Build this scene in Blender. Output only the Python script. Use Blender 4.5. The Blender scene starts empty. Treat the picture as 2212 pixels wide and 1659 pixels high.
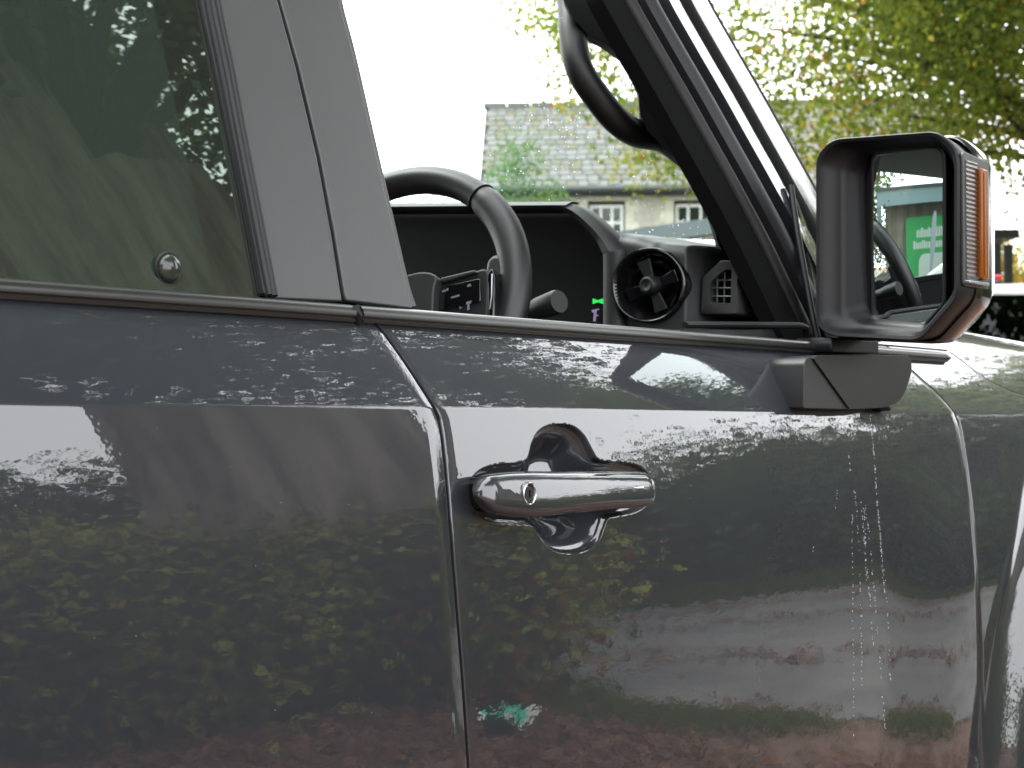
import bpy, bmesh, math, random
import numpy as np
from mathutils import Vector, Matrix
rad = math.radians
random.seed(7); RNG = np.random.default_rng(11)
S = bpy.context.scene
COL = S.collection

# ------------------------------------------------------------------ camera
CAMP = np.array([0.0, 0.0, 1.16]); YAW = rad(52); PIT = rad(1.26); FPX = 3650.0; W0, H0 = 2212.0, 1659.0
FW = np.array([math.sin(YAW)*math.cos(PIT), math.cos(YAW)*math.cos(PIT), math.sin(PIT)])
RT = np.array([math.cos(YAW), -math.sin(YAW), 0.0]); UP = np.cross(RT, FW)
cam = bpy.data.cameras.new('camera'); camo = bpy.data.objects.new('camera', cam); COL.objects.link(camo)
cam.sensor_width = 36; cam.lens = 36*FPX/W0; cam.clip_start = .05; cam.clip_end = 800
m = Matrix(((RT[0], UP[0], -FW[0], CAMP[0]), (RT[1], UP[1], -FW[1], CAMP[1]), (RT[2], UP[2], -FW[2], CAMP[2]), (0, 0, 0, 1)))
camo.matrix_world = m
cam.dof.use_dof = True; cam.dof.focus_distance = 1.62; cam.dof.aperture_fstop = 15
S.camera = camo
# ------------------------------------------------------------------ world: overcast daylight
SUN_EL, SUN_ROT = rad(55), rad(335)
w = bpy.data.worlds.new('World'); S.world = w; w.use_nodes = True
nt = w.node_tree; nt.nodes.clear()
sky = nt.nodes.new('ShaderNodeTexSky'); sky.sky_type = 'NISHITA'; sky.sun_disc = False
sky.sun_elevation = SUN_EL; sky.sun_rotation = SUN_ROT; sky.dust_density = 6; sky.air_density = 1.5; sky.ozone_density = 1
hs = nt.nodes.new('ShaderNodeHueSaturation'); hs.inputs['Saturation'].default_value = .16
mx = nt.nodes.new('ShaderNodeMix'); mx.data_type = 'RGBA'; mx.inputs[0].default_value = .75
mx.inputs[7].default_value = (13.0, 13.3, 13.6, 1)          # cloud layer: even white
bg = nt.nodes.new('ShaderNodeBackground'); bg.inputs[1].default_value = .13
wo = nt.nodes.new('ShaderNodeOutputWorld')
nt.links.new(sky.outputs[0], hs.inputs['Color']); nt.links.new(hs.outputs[0], mx.inputs[6])
nt.links.new(mx.outputs[2], bg.inputs[0]); nt.links.new(bg.outputs[0], wo.inputs[0])
sl = bpy.data.lights.new('sun', 'SUN'); sl.energy = 1.1; sl.angle = rad(25); sl.color = (1, .97, .92)
so = bpy.data.objects.new('sun', sl); COL.objects.link(so)
sd = Vector((math.sin(SUN_ROT)*math.cos(SUN_EL), math.cos(SUN_ROT)*math.cos(SUN_EL), math.sin(SUN_EL)))
so.rotation_euler = sd.to_track_quat('Z', 'Y').to_euler()
S.view_settings.view_transform = 'Standard'; S.view_settings.look = 'None'; S.view_settings.gamma = 1
S.view_settings.exposure = 2.05; S.view_settings.use_curve_mapping = False
S.cycles.use_denoising = True; S.cycles.max_bounces = 10; S.cycles.transparent_max_bounces = 24
S.cycles.glossy_bounces = 5; S.cycles.caustics_reflective = False; S.cycles.caustics_refractive = False
S.cycles.use_adaptive_sampling = True; S.cycles.adaptive_threshold = .01

# ------------------------------------------------------------------ ray helpers (photo ray -> real surface)
def ray(u, v):
    d = FW*1.0 + RT*(u-W0/2)/FPX + UP*(H0/2-v)/FPX
    return d
def plX(u, v, X): d = ray(u, v); return CAMP + d*(X/d[0])
def plY(u, v, Y): d = ray(u, v); return CAMP + d*(Y/d[1])
def plP(u, v, P, n): d = ray(u, v); n = np.array(n, float); return CAMP + d*(np.dot(np.array(P)-CAMP, n)/np.dot(d, n))
def dep(u, v, D): return CAMP + ray(u, v)*D
def surf(u, v, fn, off=0.0):
    d = ray(u, v); t = .95/d[1]
    for _ in range(30):
        P = CAMP + d*t; t += .8*((fn(P[0], P[2])+off)/d[1]-t)
    return CAMP + d*t

# body section: inward lean by height
ZB, ZC = 1.246, 1.1700
_az = np.array([.30, .55, .75, .85, .93, 1.00, 1.05, 1.09, 1.13, 1.168, 1.1701, 1.172, 1.20, 1.225, 1.238, 1.246, 1.262, 1.283, 1.30])
_aa = np.array([-6., -4, -2, -1.4, -.8, .6, 3.0, 6.0, 8.8, 11.5, 11.5, 26, 30, 34, 37, 39, 39, 43, 52])
_zz = np.linspace(.3, 1.3, 2001); _al = np.radians(np.interp(_zz, _az, _aa))
_yy = np.concatenate([[0], np.cumsum(np.tan((_al[1:]+_al[:-1])/2)*(_zz[1]-_zz[0]))])
_yy = _yy - np.interp(1.07, _zz, _yy) + .93
def sst(a, b, x): t = np.clip((x-a)/(b-a), 0, 1); return t*t*(3-2*t)
def plan(X):
    return .010*(np.asarray(X)-1.2)**2
def Yb(X, z):
    X = np.asarray(X, float); z = np.asarray(z, float)
    y = np.interp(z, _zz, _yy) + plan(X)
    y = y - .016*sst(1.93, 2.2, X)*sst(1.12, .92, z)           # door swells towards the wheel arch
    r = np.hypot((X-2.90), (z-.55))
    y = y - .05*sst(.70, .60, r)*sst(2.1, 2.3, X)
    return y
YBELT = float(np.interp(ZB, _zz, _yy))
def Yg(X, z):                                                     # greenhouse plane, leaning in
    z = np.asarray(z, float); h = z-1.26
    return YBELT + .012 + plan(X) + h*math.tan(rad(16)) + .10*h*h
# ------------------------------------------------------------------ object helpers
def link(o, parent=None):
    COL.objects.link(o)
    if parent is not None:
        o.parent = parent
        if parent.type == 'EMPTY': o.matrix_parent_inverse = Matrix.Translation(-Vector(parent.location))
    return o
def tag(o, label=None, cat=None, group=None, kind=None):
    if label: o['label'] = label
    if cat: o['category'] = cat
    if group: o['group'] = group
    if kind: o['kind'] = kind
    return o
def empty(name, loc, label, cat, group=None):
    o = bpy.data.objects.new(name, None); o.location = loc; o.empty_display_size = .1; COL.objects.link(o)
    return tag(o, label, cat, group)
def mk(name, verts, faces, mat, parent=None, smooth=True, ang=35, midx=None, uv=None):
    me = bpy.data.meshes.new(name)
    me.from_pydata([tuple(map(float, v)) for v in verts], [], faces); me.update()
    for mm in (mat if isinstance(mat, (list, tuple)) else [mat]): me.materials.append(mm)
    if midx is not None: me.polygons.foreach_set('material_index', midx)
    bm = bmesh.new(); bm.from_mesh(me); bmesh.ops.recalc_face_normals(bm, faces=bm.faces[:]); bm.to_mesh(me); bm.free()
    if smooth:
        me.polygons.foreach_set('use_smooth', [True]*len(me.polygons))
        if ang: me.set_sharp_from_angle(angle=rad(ang))
    o = bpy.data.objects.new(name, me); return link(o, parent)
def bevel(o, wd, seg=3, ang=30):
    b = o.modifiers.new('bevel', 'BEVEL'); b.width = wd; b.segments = seg; b.limit_method = 'ANGLE'; b.angle_limit = rad(ang); b.harden_normals = False
    return o
class MB:
    def __init__(s): s.v = []; s.f = []
    def add(s, v, f):
        n = len(s.v); s.v += [tuple(map(float, p)) for p in v]; s.f += [tuple(i+n for i in q) for q in f]; return s
    def box(s, c, d, R=None):
        c = np.array(c, float); h = np.array(d, float)/2; v = []
        for sx in (-1, 1):
            for sy in (-1, 1):
                for sz in (-1, 1):
                    p = h*np.array([sx, sy, sz]); p = (R @ p) if R is not None else p; v.append(c+p)
        return s.add(v, [(0, 1, 3, 2), (4, 6, 7, 5), (0, 4, 5, 1), (2, 3, 7, 6), (0, 2, 6, 4), (1, 5, 7, 3)])
    def prism(s, pts, vec):
        pts = [np.array(p, float) for p in pts]; n = len(pts); vec = np.array(vec, float)
        v = pts + [p+vec for p in pts]
        f = [tuple(range(n)), tuple(range(2*n-1, n-1, -1))] + [(i, (i+1) % n, n+(i+1) % n, n+i) for i in range(n)]
        return s.add(v, f)
    def tube(s, path, r, n=12, closed=False, cap=True, flat=1.0, upv=(0, 0, 1)):
        P = [np.array(p, float) for p in path]; m_ = len(P); v = []; upv = np.array(upv, float)
        for i in range(m_):
            a = P[(i-1) % m_] if (closed or i) else P[i]; b = P[(i+1) % m_] if (closed or i < m_-1) else P[i]
            t = b-a; t = t/(np.linalg.norm(t)+1e-9)
            x = np.cross(t, upv); x = x/(np.linalg.norm(x)+1e-9); y = np.cross(x, t)
            rr = r[i] if hasattr(r, '__len__') else r
            for k in range(n):
                an = 2*math.pi*k/n; v.append(P[i] + x*rr*math.cos(an) + y*rr*flat*math.sin(an))
        f = []
        for i in range(m_ if closed else m_-1):
            j = (i+1) % m_
            for k in range(n): f.append((i*n+k, i*n+(k+1) % n, j*n+(k+1) % n, j*n+k))
        if not closed and cap: f += [tuple(range(n)), tuple(range((m_-1)*n, m_*n))]
        return s.add(v, f)
    def loft(s, rings, cap0=True, cap1=True):
        n = len(rings[0]); v = [p for r in rings for p in r]; f = []
        for i in range(len(rings)-1):
            for k in range(n): f.append((i*n+k, i*n+(k+1) % n, (i+1)*n+(k+1) % n, (i+1)*n+k))
        if cap0: f.append(tuple(range(n)))
        if cap1: f.append(tuple(range((len(rings)-1)*n, len(rings)*n)))
        return s.add(v, f)
    def obj(s, name, mat, parent=None, **k): return mk(name, s.v, s.f, mat, parent, **k)
def fillet(pts, r, n=5):
    pts = [np.array(p, float) for p in pts]; out = []; N = len(pts)
    for i in range(N):
        p = pts[i]; a = pts[i-1]-p; b = pts[(i+1) % N]-p; la, lb = np.linalg.norm(a), np.linalg.norm(b)
        rr = r[i] if hasattr(r, '__len__') else r
        d = min(rr, la*.48, lb*.48); A = p+a/la*d; B = p+b/lb*d
        for k in range(n):
            t = k/(n-1); out.append((1-t)**2*A + 2*t*(1-t)*p + t*t*B)
    return out
def catmull(pts, n=6, closed=False):
    P = [np.array(p, float) for p in pts]; N = len(P); out = []
    rng = range(N) if closed else range(N-1)
    g = (lambda i: P[i % N]) if closed else (lambda i: P[min(max(i, 0), N-1)])
    for i in rng:
        p0, p1, p2, p3 = g(i-1), g(i), g(i+1), g(i+2)
        for k in range(n):
            t = k/n
            out.append(.5*((2*p1)+(-p0+p2)*t+(2*p0-5*p1+4*p2-p3)*t*t+(-p0+3*p1-3*p2+p3)*t**3))
    if not closed: out.append(P[-1])
    return out
# ------------------------------------------------------------------ materials
def mat(name, col, rough=.5, metal=0, spec=.5, coat=0, coat_r=.03, coat_ior=1.5, emis=None, es=0, noise=None, bump=None, trans=0):
    M = bpy.data.materials.new(name); M.use_nodes = True; t = M.node_tree; b = t.nodes['Principled BSDF']
    b.inputs['Base Color'].default_value = (*col, 1); b.inputs['Roughness'].default_value = rough; b.inputs['Metallic'].default_value = metal
    b.inputs['Specular IOR Level'].default_value = spec; b.inputs['Coat Weight'].default_value = coat
    b.inputs['Coat Roughness'].default_value = coat_r; b.inputs['Coat IOR'].default_value = coat_ior
    if trans: b.inputs['Transmission Weight'].default_value = trans
    if emis: b.inputs['Emission Color'].default_value = (*emis, 1); b.inputs['Emission Strength'].default_value = es
    tc = t.nodes.new('ShaderNodeTexCoord')
    if noise:                                  # (scale, second colour, contrast lo, hi, [stretch])
        m9 = t.nodes.new('ShaderNodeMapping'); m9.inputs['Scale'].default_value = noise[4] if len(noise) > 4 else (1, 1, 1)
        n = t.nodes.new('ShaderNodeTexNoise'); n.inputs['Scale'].default_value = noise[0]; n.inputs['Detail'].default_value = 8; n.inputs['Roughness'].default_value = .65
        r = t.nodes.new('ShaderNodeValToRGB'); r.color_ramp.elements[0].position = noise[2]; r.color_ramp.elements[1].position = noise[3]
        r.color_ramp.elements[0].color = (*col, 1); r.color_ramp.elements[1].color = (*noise[1], 1)
        t.links.new(tc.outputs['Object'], m9.inputs[0]); t.links.new(m9.outputs[0], n.inputs['Vector']); t.links.new(n.outputs[0], r.inputs[0]); t.links.new(r.outputs[0], b.inputs['Base Color'])
    if bump:                                   # (scale, distance, [(sx,sy,sz)])
        n = t.nodes.new('ShaderNodeTexNoise'); n.inputs['Scale'].default_value = bump[0]; n.inputs['Detail'].default_value = bump[3] if len(bump) > 3 else 3
        mp = t.nodes.new('ShaderNodeMapping'); mp.inputs['Scale'].default_value = bump[2] if len(bump) > 2 else (1, 1, 1)
        bp = t.nodes.new('ShaderNodeBump'); bp.inputs['Distance'].default_value = bump[1]; bp.inputs['Strength'].default_value = 1
        t.links.new(tc.outputs['Object'], mp.inputs[0]); t.links.new(mp.outputs[0], n.inputs['Vector']); t.links.new(n.outputs[0], bp.inputs['Height'])
        t.links.new(bp.outputs[0], b.inputs['Normal']); t.links.new(bp.outputs[0], b.inputs['Coat Normal'])
    return M
PAINT = mat('grey_paint', (.0160, .0180, .0225), rough=.5, spec=.1, coat=1, coat_r=.016, coat_ior=1.66, bump=(70, .000048, (1, 1, 1.6), 2))
TRIM = mat('matte_grey_trim', (.030, .0305, .032), rough=.42, spec=.5, noise=(6, (.037, .0375, .039), .3, .7), bump=(900, .00004))
TRIM2 = mat('satin_moulding', (.011, .0105, .010), rough=.30, spec=.55)
RUB = mat('black_rubber', (.005, .005, .006), rough=.5, spec=.25)
RIBR = mat('seal_rubber', (.006, .0065, .008), rough=.5, spec=.3)
BLK = mat('black_gap', (.003, .003, .003), rough=.8, spec=.1)
DASH = mat('dash_plastic', (.010, .0107, .0115), rough=.5, spec=.4, bump=(1500, .00003))
DASHL = mat('vent_surround_plastic', (.022, .023, .024), rough=.42, spec=.5)
DASHD = mat('dark_dash_plastic', (.005, .0055, .006), rough=.5, spec=.3)
SCREEN = mat('cluster_screen', (.0015, .0015, .0015), rough=.55, spec=.12)
TRIMIN = mat('interior_pillar_cloth', (.0032, .0033, .0036), rough=.85, spec=.06, bump=(1200, .0001))
LEATH = mat('wheel_leather', (.0065, .0068, .0075), rough=.45, spec=.45, bump=(1400, .00008))
GLOSSB = mat('gloss_black', (.004, .004, .005), rough=.08, spec=.5)
MIRH = mat('mirror_plastic', (.0045, .0048, .0058), rough=.42, spec=.24, bump=(1300, .00003))
MIRC = mat('foot_cover_plastic', (.017, .0175, .019), rough=.45, spec=.4)
MIRF = mat('mirror_foot_plastic', (.0085, .0087, .0093), rough=.4, spec=.4, bump=(1300, .00003))
MIRG = mat('mirror_glass', (.86, .93, .92), rough=.0, metal=1)
CHR = mat('chrome', (.75, .76, .78), rough=.12, metal=1)
SILV = mat('satin_silver', (.34, .35, .37), rough=.3, metal=1)
AMB = mat('amber_lens', (.17, .046, .001), rough=.2, spec=.25, coat=.1)
VBAR = mat('vent_bar_grey', (.05, .05, .052), rough=.4)
ICON = mat('icon_print', (.10, .115, .14), rough=.6)
GREENE = mat('green_lamp', (0, .1, .01), emis=(.02, 1, .12), es=.2)
PURPE = mat('lilac_lamp', (.05, .04, .06), emis=(.55, .45, .8), es=.09)
WMARK = mat('white_mark', (.75, .75, .75), rough=.5)
DROP = mat('dried_droplet', (.42, .45, .46), rough=.35, spec=.6)

def glass_mat(name, tint, refl=1.0, specks=0.0, ior=1.5, warp=0, haze=0):
    M = bpy.data.materials.new(name); M.use_nodes = True; t = M.node_tree; t.nodes.clear()
    o = t.nodes.new('ShaderNodeOutputMaterial'); tr = t.nodes.new('ShaderNodeBsdfTransparent'); tr.inputs[0].default_value = (*tint, 1)
    gl = t.nodes.new('ShaderNodeBsdfGlossy'); gl.inputs['Roughness'].default_value = 0.0; gl.inputs[0].default_value = (.84, 1, .90, 1) if warp else (1, 1, 1, 1)
    lw = t.nodes.new('ShaderNodeLayerWeight'); lw.inputs[0].default_value = .5
    pw = t.nodes.new('ShaderNodeMath'); pw.operation = 'POWER'; pw.inputs[1].default_value = 5; t.links.new(lw.outputs['Facing'], pw.inputs[0])
    fr = t.nodes.new('ShaderNodeMath'); fr.operation = 'MULTIPLY_ADD'; fr.inputs[1].default_value = .957; fr.inputs[2].default_value = .043; t.links.new(pw.outputs[0], fr.inputs[0])
    mu = t.nodes.new('ShaderNodeMath'); mu.operation = 'MULTIPLY'; mu.inputs[1].default_value = refl; mu.use_clamp = True
    mi = t.nodes.new('ShaderNodeMixShader')
    t.links.new(fr.outputs[0], mu.inputs[0]); t.links.new(mu.outputs[0], mi.inputs[0]); t.links.new(tr.outputs[0], mi.inputs[1]); t.links.new(gl.outputs[0], mi.inputs[2])
    last = mi
    if haze:
        dz = t.nodes.new('ShaderNodeBsdfDiffuse'); dz.inputs[0].default_value = (.36, .43, .36, 1); mz = t.nodes.new('ShaderNodeMixShader'); mz.inputs[0].default_value = haze
        t.links.new(mi.outputs[0], mz.inputs[1]); t.links.new(dz.outputs[0], mz.inputs[2]); last = mz
    if warp:
        tc = t.nodes.new('ShaderNodeTexCoord'); n = t.nodes.new('ShaderNodeTexNoise'); n.inputs['Scale'].default_value = 5
        bp = t.nodes.new('ShaderNodeBump'); bp.inputs['Distance'].default_value = warp
        t.links.new(tc.outputs['Object'], n.inputs['Vector']); t.links.new(n.outputs[0], bp.inputs['Height']); t.links.new(bp.outputs[0], gl.inputs['Normal'])
    if specks:
        tc = t.nodes.new('ShaderNodeTexCoord'); vo = t.nodes.new('ShaderNodeTexVoronoi'); vo.inputs['Scale'].default_value = specks
        lt = t.nodes.new('ShaderNodeMath'); lt.operation = 'LESS_THAN'
        n = t.nodes.new('ShaderNodeTexNoise'); n.inputs['Scale'].default_value = 30
        m2 = t.nodes.new('ShaderNodeMath'); m2.operation = 'MULTIPLY'; m2.inputs[1].default_value = .22
        sep = t.nodes.new('ShaderNodeSeparateColor'); m3 = t.nodes.new('ShaderNodeMath'); m3.operation = 'POWER'; m3.inputs[1].default_value = 5
        m4 = t.nodes.new('ShaderNodeMath'); m4.operation = 'MULTIPLY'
        df = t.nodes.new('ShaderNodeBsdfDiffuse'); df.inputs[0].default_value = (.75, .78, .78, 1)
        tl = t.nodes.new('ShaderNodeBsdfTranslucent'); tl.inputs[0].default_value = (.75, .78, .78, 1); ad = t.nodes.new('ShaderNodeAddShader')
        m5 = t.nodes.new('ShaderNodeMixShader')
        t.links.new(tc.outputs['Object'], vo.inputs['Vector']); t.links.new(vo.outputs['Distance'], lt.inputs[0])
        t.links.new(vo.outputs['Color'], sep.inputs[0]); t.links.new(sep.outputs[0], m3.inputs[0]); t.links.new(m3.outputs[0], m4.inputs[0])
        m4.inputs[1].default_value = .20; t.links.new(m4.outputs[0], lt.inputs[1])
        t.links.new(df.outputs[0], ad.inputs[0]); t.links.new(tl.outputs[0], ad.inputs[1])
        t.links.new(lt.outputs[0], m5.inputs[0]); t.links.new(last.outputs[0], m5.inputs[1]); t.links.new(ad.outputs[0], m5.inputs[2]); last = m5
    t.links.new(last.outputs[0], o.inputs[0]); return M
GLREAR = glass_mat('privacy_glass', (.0025, .004, .003), refl=2.7, warp=.0005, haze=.034)
GLWS = glass_mat('windscreen_glass', (.86, .93, .89), refl=.7, specks=260)
GLCLR = glass_mat('clear_glass', (.85, .92, .89), refl=1.0)
GLDK = glass_mat('dark_car_glass', (.03, .06, .055), refl=.45)

def leafmat(name, col, tr=.55):
    M = bpy.data.materials.new(name); M.use_nodes = True; t = M.node_tree; t.nodes.clear()
    o = t.nodes.new('ShaderNodeOutputMaterial'); d = t.nodes.new('ShaderNodeBsdfDiffuse'); l = t.nodes.new('ShaderNodeBsdfTranslucent'); a = t.nodes.new('ShaderNodeMixShader')
    d.inputs[0].default_value = (*col, 1); l.inputs[0].default_value = (col[0]*1.5, col[1]*1.5, col[2]*.8, 1); a.inputs[0].default_value = tr
    t.links.new(d.outputs[0], a.inputs[1]); t.links.new(l.outputs[0], a.inputs[2]); t.links.new(a.outputs[0], o.inputs[0]); return M
L_G = leafmat('leaf_green', (.08, .112, .028)); L_Y = leafmat('leaf_yellow_green', (.135, .165, .036)); L_D = leafmat('leaf_dark', (.035, .055, .018)); L_O = leafmat('leaf_orange', (.22, .09, .02))
L_S = leafmat('leaf_pale_yellow', (.33, .35, .09)); L_YY = leafmat('leaf_yellow', (.25, .22, .04)); L_C = leafmat('leaf_conifer', (.09, .17, .095), .35); L_B = leafmat('leaf_brown', (.165, .10, .078), .25); L_B2 = leafmat('leaf_russet', (.24, .13, .085), .25)
BARK = mat('bark', (.085, .066, .05), rough=.95, spec=.1, noise=(5, (.25, .215, .175), .38, .60, (1, 1, .13)), bump=(9, .06, (1, 1, .12), 8))
BARKD = mat('bark_dark', (.035, .030, .024), rough=.95, spec=.1)
GROUND = mat('leafy_soil', (.13, .08, .06), rough=.95, spec=.1, noise=(11, (.22, .15, .115), .35, .65), bump=(30, .02))
ROADM = mat('worn_road', (.15, .15, .15), rough=.9, spec=.2, noise=(2.2, (.235, .23, .222), .35, .65, (.35, 1, 1)), bump=(60, .004))
YARD = mat('gravel_yard', (.16, .15, .14), rough=.95, noise=(6, (.22, .21, .19), .3, .7))
GRASS = leafmat('grass_blades', (.085, .12, .03), .4)

# ------------------------------------------------------------------ ground and road
def sheet(name, pts, z, mt, kind='structure'):
    o = mk(name, [(p[0], p[1], z) for p in pts], [tuple(range(len(pts)))], mt, smooth=False); o['kind'] = kind; return o
sheet('ground', [(-300, -300), (300, -300), (300, 300), (-300, 300)], 0, GROUND)
sheet('yard', [(-40, 3.4), (5, 3.4), (30, 12), (80, 30), (80, 90), (-60, 90)], .004, YARD)
far = catmull([(-14, -22), (-2, -11), (3.5, -6.6), (8.3, -4.3), (11.5, -3.2), (18, -1.2), (34, 4.5), (70, 18)], 5)
near = catmull([(-20, -18), (-8, -9), (.5, -6.6), (4.0, -4.9), (5.55, -3.3), (5.45, -2.3), (5.1, -1.65), (5.25, -1.05), (6.1, -.3), (9, 1.1), (34, 9.5), (70, 24)], 5)
rv = list(far)+list(near)[::-1]
sheet('road', rv, .008, ROADM)

# ------------------------------------------------------------------ foliage
def leaves(name, cen, sig, n, size, mats, wts, parent, kind=None, flat=1.0, droop=0.0, seed=1):
    g = np.random.default_rng(seed); cen = np.asarray(cen, float); k = g.integers(0, len(cen), n)
    sg = np.asarray(sig, float); P = cen[k] + g.normal(size=(n, 3))*np.array([1, 1, flat])*(sg[k, None] if sg.ndim else sg)
    s = size*g.uniform(.6, 1.35, n)[:, None]
    d = g.normal(size=(n, 3)); d[:, 2] -= droop; d /= np.linalg.norm(d, axis=1)[:, None]
    q = g.normal(size=(n, 3)); x = np.cross(d, q); x /= np.linalg.norm(x, axis=1)[:, None]; nn = np.cross(d, x)
    V = np.empty((n, 4, 3)); V[:, 0] = P; V[:, 1] = P+d*s*.5+x*s*.34+nn*s*.12; V[:, 2] = P+d*s; V[:, 3] = P+d*s*.5-x*s*.34+nn*s*.12
    me = bpy.data.meshes.new(name); me.vertices.add(4*n); me.vertices.foreach_set('co', V.ravel())
    idx = (np.arange(n)*4)[:, None] + np.array([0, 1, 2, 0, 2, 3]); me.loops.add(6*n); me.loops.foreach_set('vertex_index', idx.ravel())
    me.polygons.add(2*n); me.polygons.foreach_set('loop_start', np.arange(2*n)*3)
    for mm in mats: me.materials.append(mm)
    cw = np.asarray(wts, float); cw = cw/cw.sum()
    clm = g.dirichlet(cw*3+.05, len(cen)); cum = np.cumsum(clm[k], axis=1); mi = (g.random(n)[:, None] > cum).sum(1).clip(0, len(mats)-1)
    me.polygons.foreach_set('material_index', np.repeat(mi, 2).astype(np.int32)); me.update()
    o = bpy.data.objects.new(name, me); link(o, parent)
    if kind: o['kind'] = kind
    return o
def cloud(c, r, n, seed, lo=.35, zmin=None):
    g = np.random.default_rng(seed); d = g.normal(size=(n*3, 3)); d /= np.linalg.norm(d, axis=1)[:, None]
    p = np.array(c)+d*np.array(r)*(g.uniform(lo, 1, n*3)**.6)[:, None]
    if zmin is not None: p = p[p[:, 2] > zmin]
    return p[:n]
def branches(base, tips, r0, r1, mt, parent, seed=3, name='branch'):
    g = random.Random(seed)
    for tp in tips:
        b = np.array(base, float); e = np.array(tp, float); mid = (b+e)/2+np.array([g.uniform(-.3, .3), g.uniform(-.3, .3), np.linalg.norm(e-b)*.12])
        pts = catmull([b, mid, e], 5)
        MB().tube(pts, [r0+(r1-r0)*i/(len(pts)-1) for i in range(len(pts))], 7).obj(name, mt, parent)

# --- large tree straight beyond the car on the right (seen directly)
def az(phi, D, z): a = rad(phi); return np.array([D*math.sin(a), D*math.cos(a), z])
tr = empty('beech_tree', tuple(az(73, 21, 0)), 'large yellow-green autumn tree hanging over the stone cottage behind the wing mirror', 'tree')
tb = az(73, 21, 0)
MB().tube([tb+np.array([0, 0, h]) for h in (-.1, .5, 2, 4, 7, 10)], [.62, .45, .38, .33, .24, .12], 12).obj('trunk', BARK, tr)
cc = [p for p in cloud(az(72.5, 21, 8.0), (6.3, 6.3, 3.9), 900, 5, .2, 4.4) if math.degrees(math.atan2(p[0], p[1])) > 62.4+1.0*math.sin(p[2]*3) or random.random() < .05]
cc = [p for p in cc if not (math.degrees(math.atan2(p[0]-1.9, p[1]-1.0)) > 82 and math.degrees(math.atan2(p[2]-1.25, math.hypot(p[0]-2.3, p[1]-1))) > 18.5)]
g = np.random.default_rng(21)
def spray(pts, n, sp):
    out = []
    for (u, v, D) in pts:
        for k in range(n): out.append(dep(u+g.normal()*sp, v+g.normal()*sp, D+g.normal()*.5))
    return out
# outer sprays that stray from the crown (positions at 19-22 m)
sp1 = spray([(1150, 20, 20), (1190, 90, 20), (1235, 60, 20), (1180, 40, 20.5), (1330, 140, 20), (1300, 110, 20), (1360, 60, 20), (1400, 250, 19.5), (1440, 290, 19), (1460, 340, 19), (1400, 330, 19.3), (1250, 190, 20), (1340, 205, 20), (1500, 340, 19), (1500, 260, 19), (1560, 180, 20), (1610, 60, 20), (1660, 240, 19.5), (1700, 300, 19.5), (1760, 330, 19), (1820, 270, 19), (1900, 300, 19), (1700, 150, 20), (1640, 150, 20), (1600, 10, 20), (2180, 330, 19), (2150, 260, 19), (2120, 200, 19), (2200, 400, 19), (2050, 250, 19)], 3, 16)
leaves('crown', cc, .37, 260000, .082, [L_G, L_Y, L_D, L_YY, L_O], [.50, .34, .10, .05, .008], tr, seed=2)
leaves('outer_sprays', sp1, .20, 7200, .075, [L_G, L_Y, L_YY, L_O], [.46, .44, .09, .01], tr, seed=9)
branches(tb+np.array([0, 0, 3.2]), [dep(1800, 120, 20.5), dep(1950, 250, 20), dep(1650, 60, 20.3), dep(2100, 60, 21), dep(1500, -60, 20), dep(2050, 320, 20)], .10, .012, BARKD, tr, 4)
# --- conifers / shrubs left, behind the wheel
def bush(name, label, c, r, n, size, mats, wts, seed, cat='shrub', sig=.2, ncl=60, trunk=True, group=None, zmin=.05, stem=.05):
    t = empty(name, (c[0], c[1], 0), label, cat, group)
    leaves('foliage', cloud(c, r, ncl, seed, .2, zmin), sig, n, size, mats, wts, t, seed=seed)
    if trunk: MB().tube([(c[0], c[1], -.05), (c[0]+.05, c[1], c[2]*.5), (c[0], c[1]+.04, c[2])], [stem, stem*.7, stem*.3], 8).obj('stem', BARKD, t)
    return t
c1 = dep(1120, 420, 17); bush('conifer', 'soft green conifer in front of the cottage roof, right of the steering wheel', (c1[0], c1[1], 2.1), (.42, .42, 1.75), 24000, .042, [L_C, L_G], [.85, .15], 31, 'conifer', .13, 70)
c1 = dep(1200, 430, 17.6); bush('conifer', 'smaller green conifer under the cottage eaves at the edge of the first', (c1[0], c1[1], 1.8), (.22, .22, 1.75), 9000, .042, [L_C, L_G], [.85, .15], 32, 'conifer', .12, 40)
c1 = dep(940, 470, 26); bush('hedge_shrub', 'low green garden hedge seen through the top of the steering wheel', (c1[0], c1[1], 2.6), (1.1, 1.1, 2.0), 12000, .09, [L_C, L_G, L_D], [.6, .3, .1], 33, 'hedge', .3, 90)
c1 = dep(832, 430, 26); bush('hedge_shrub', 'wispy green shrub beside the window pillar left of the steering wheel', (c1[0], c1[1], 2.6), (.25, .25, 2.1), 3000, .08, [L_C, L_G], [.7, .3], 34, 'shrub', .15, 40)
c1 = dep(2185, 520, 30); bush('orange_shrub', 'orange and yellow autumn shrub beside the black shelter', (c1[0], c1[1], 2.0), (1.3, 1.3, 2.2), 9000, .09, [L_O, L_Y, L_G], [.35, .15, .5], 35, 'shrub', .25, 90)
c1 = dep(2240, 540, 46); bush('pale_tree', 'pale yellow distant tree rising above the black shelter', (c1[0], c1[1], 3.0), (2.6, 2.6, 3.6), 12000, .13, [L_YY, L_Y, L_G], [.5, .3, .2], 36, 'tree', .4, 110, stem=.2)

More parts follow.
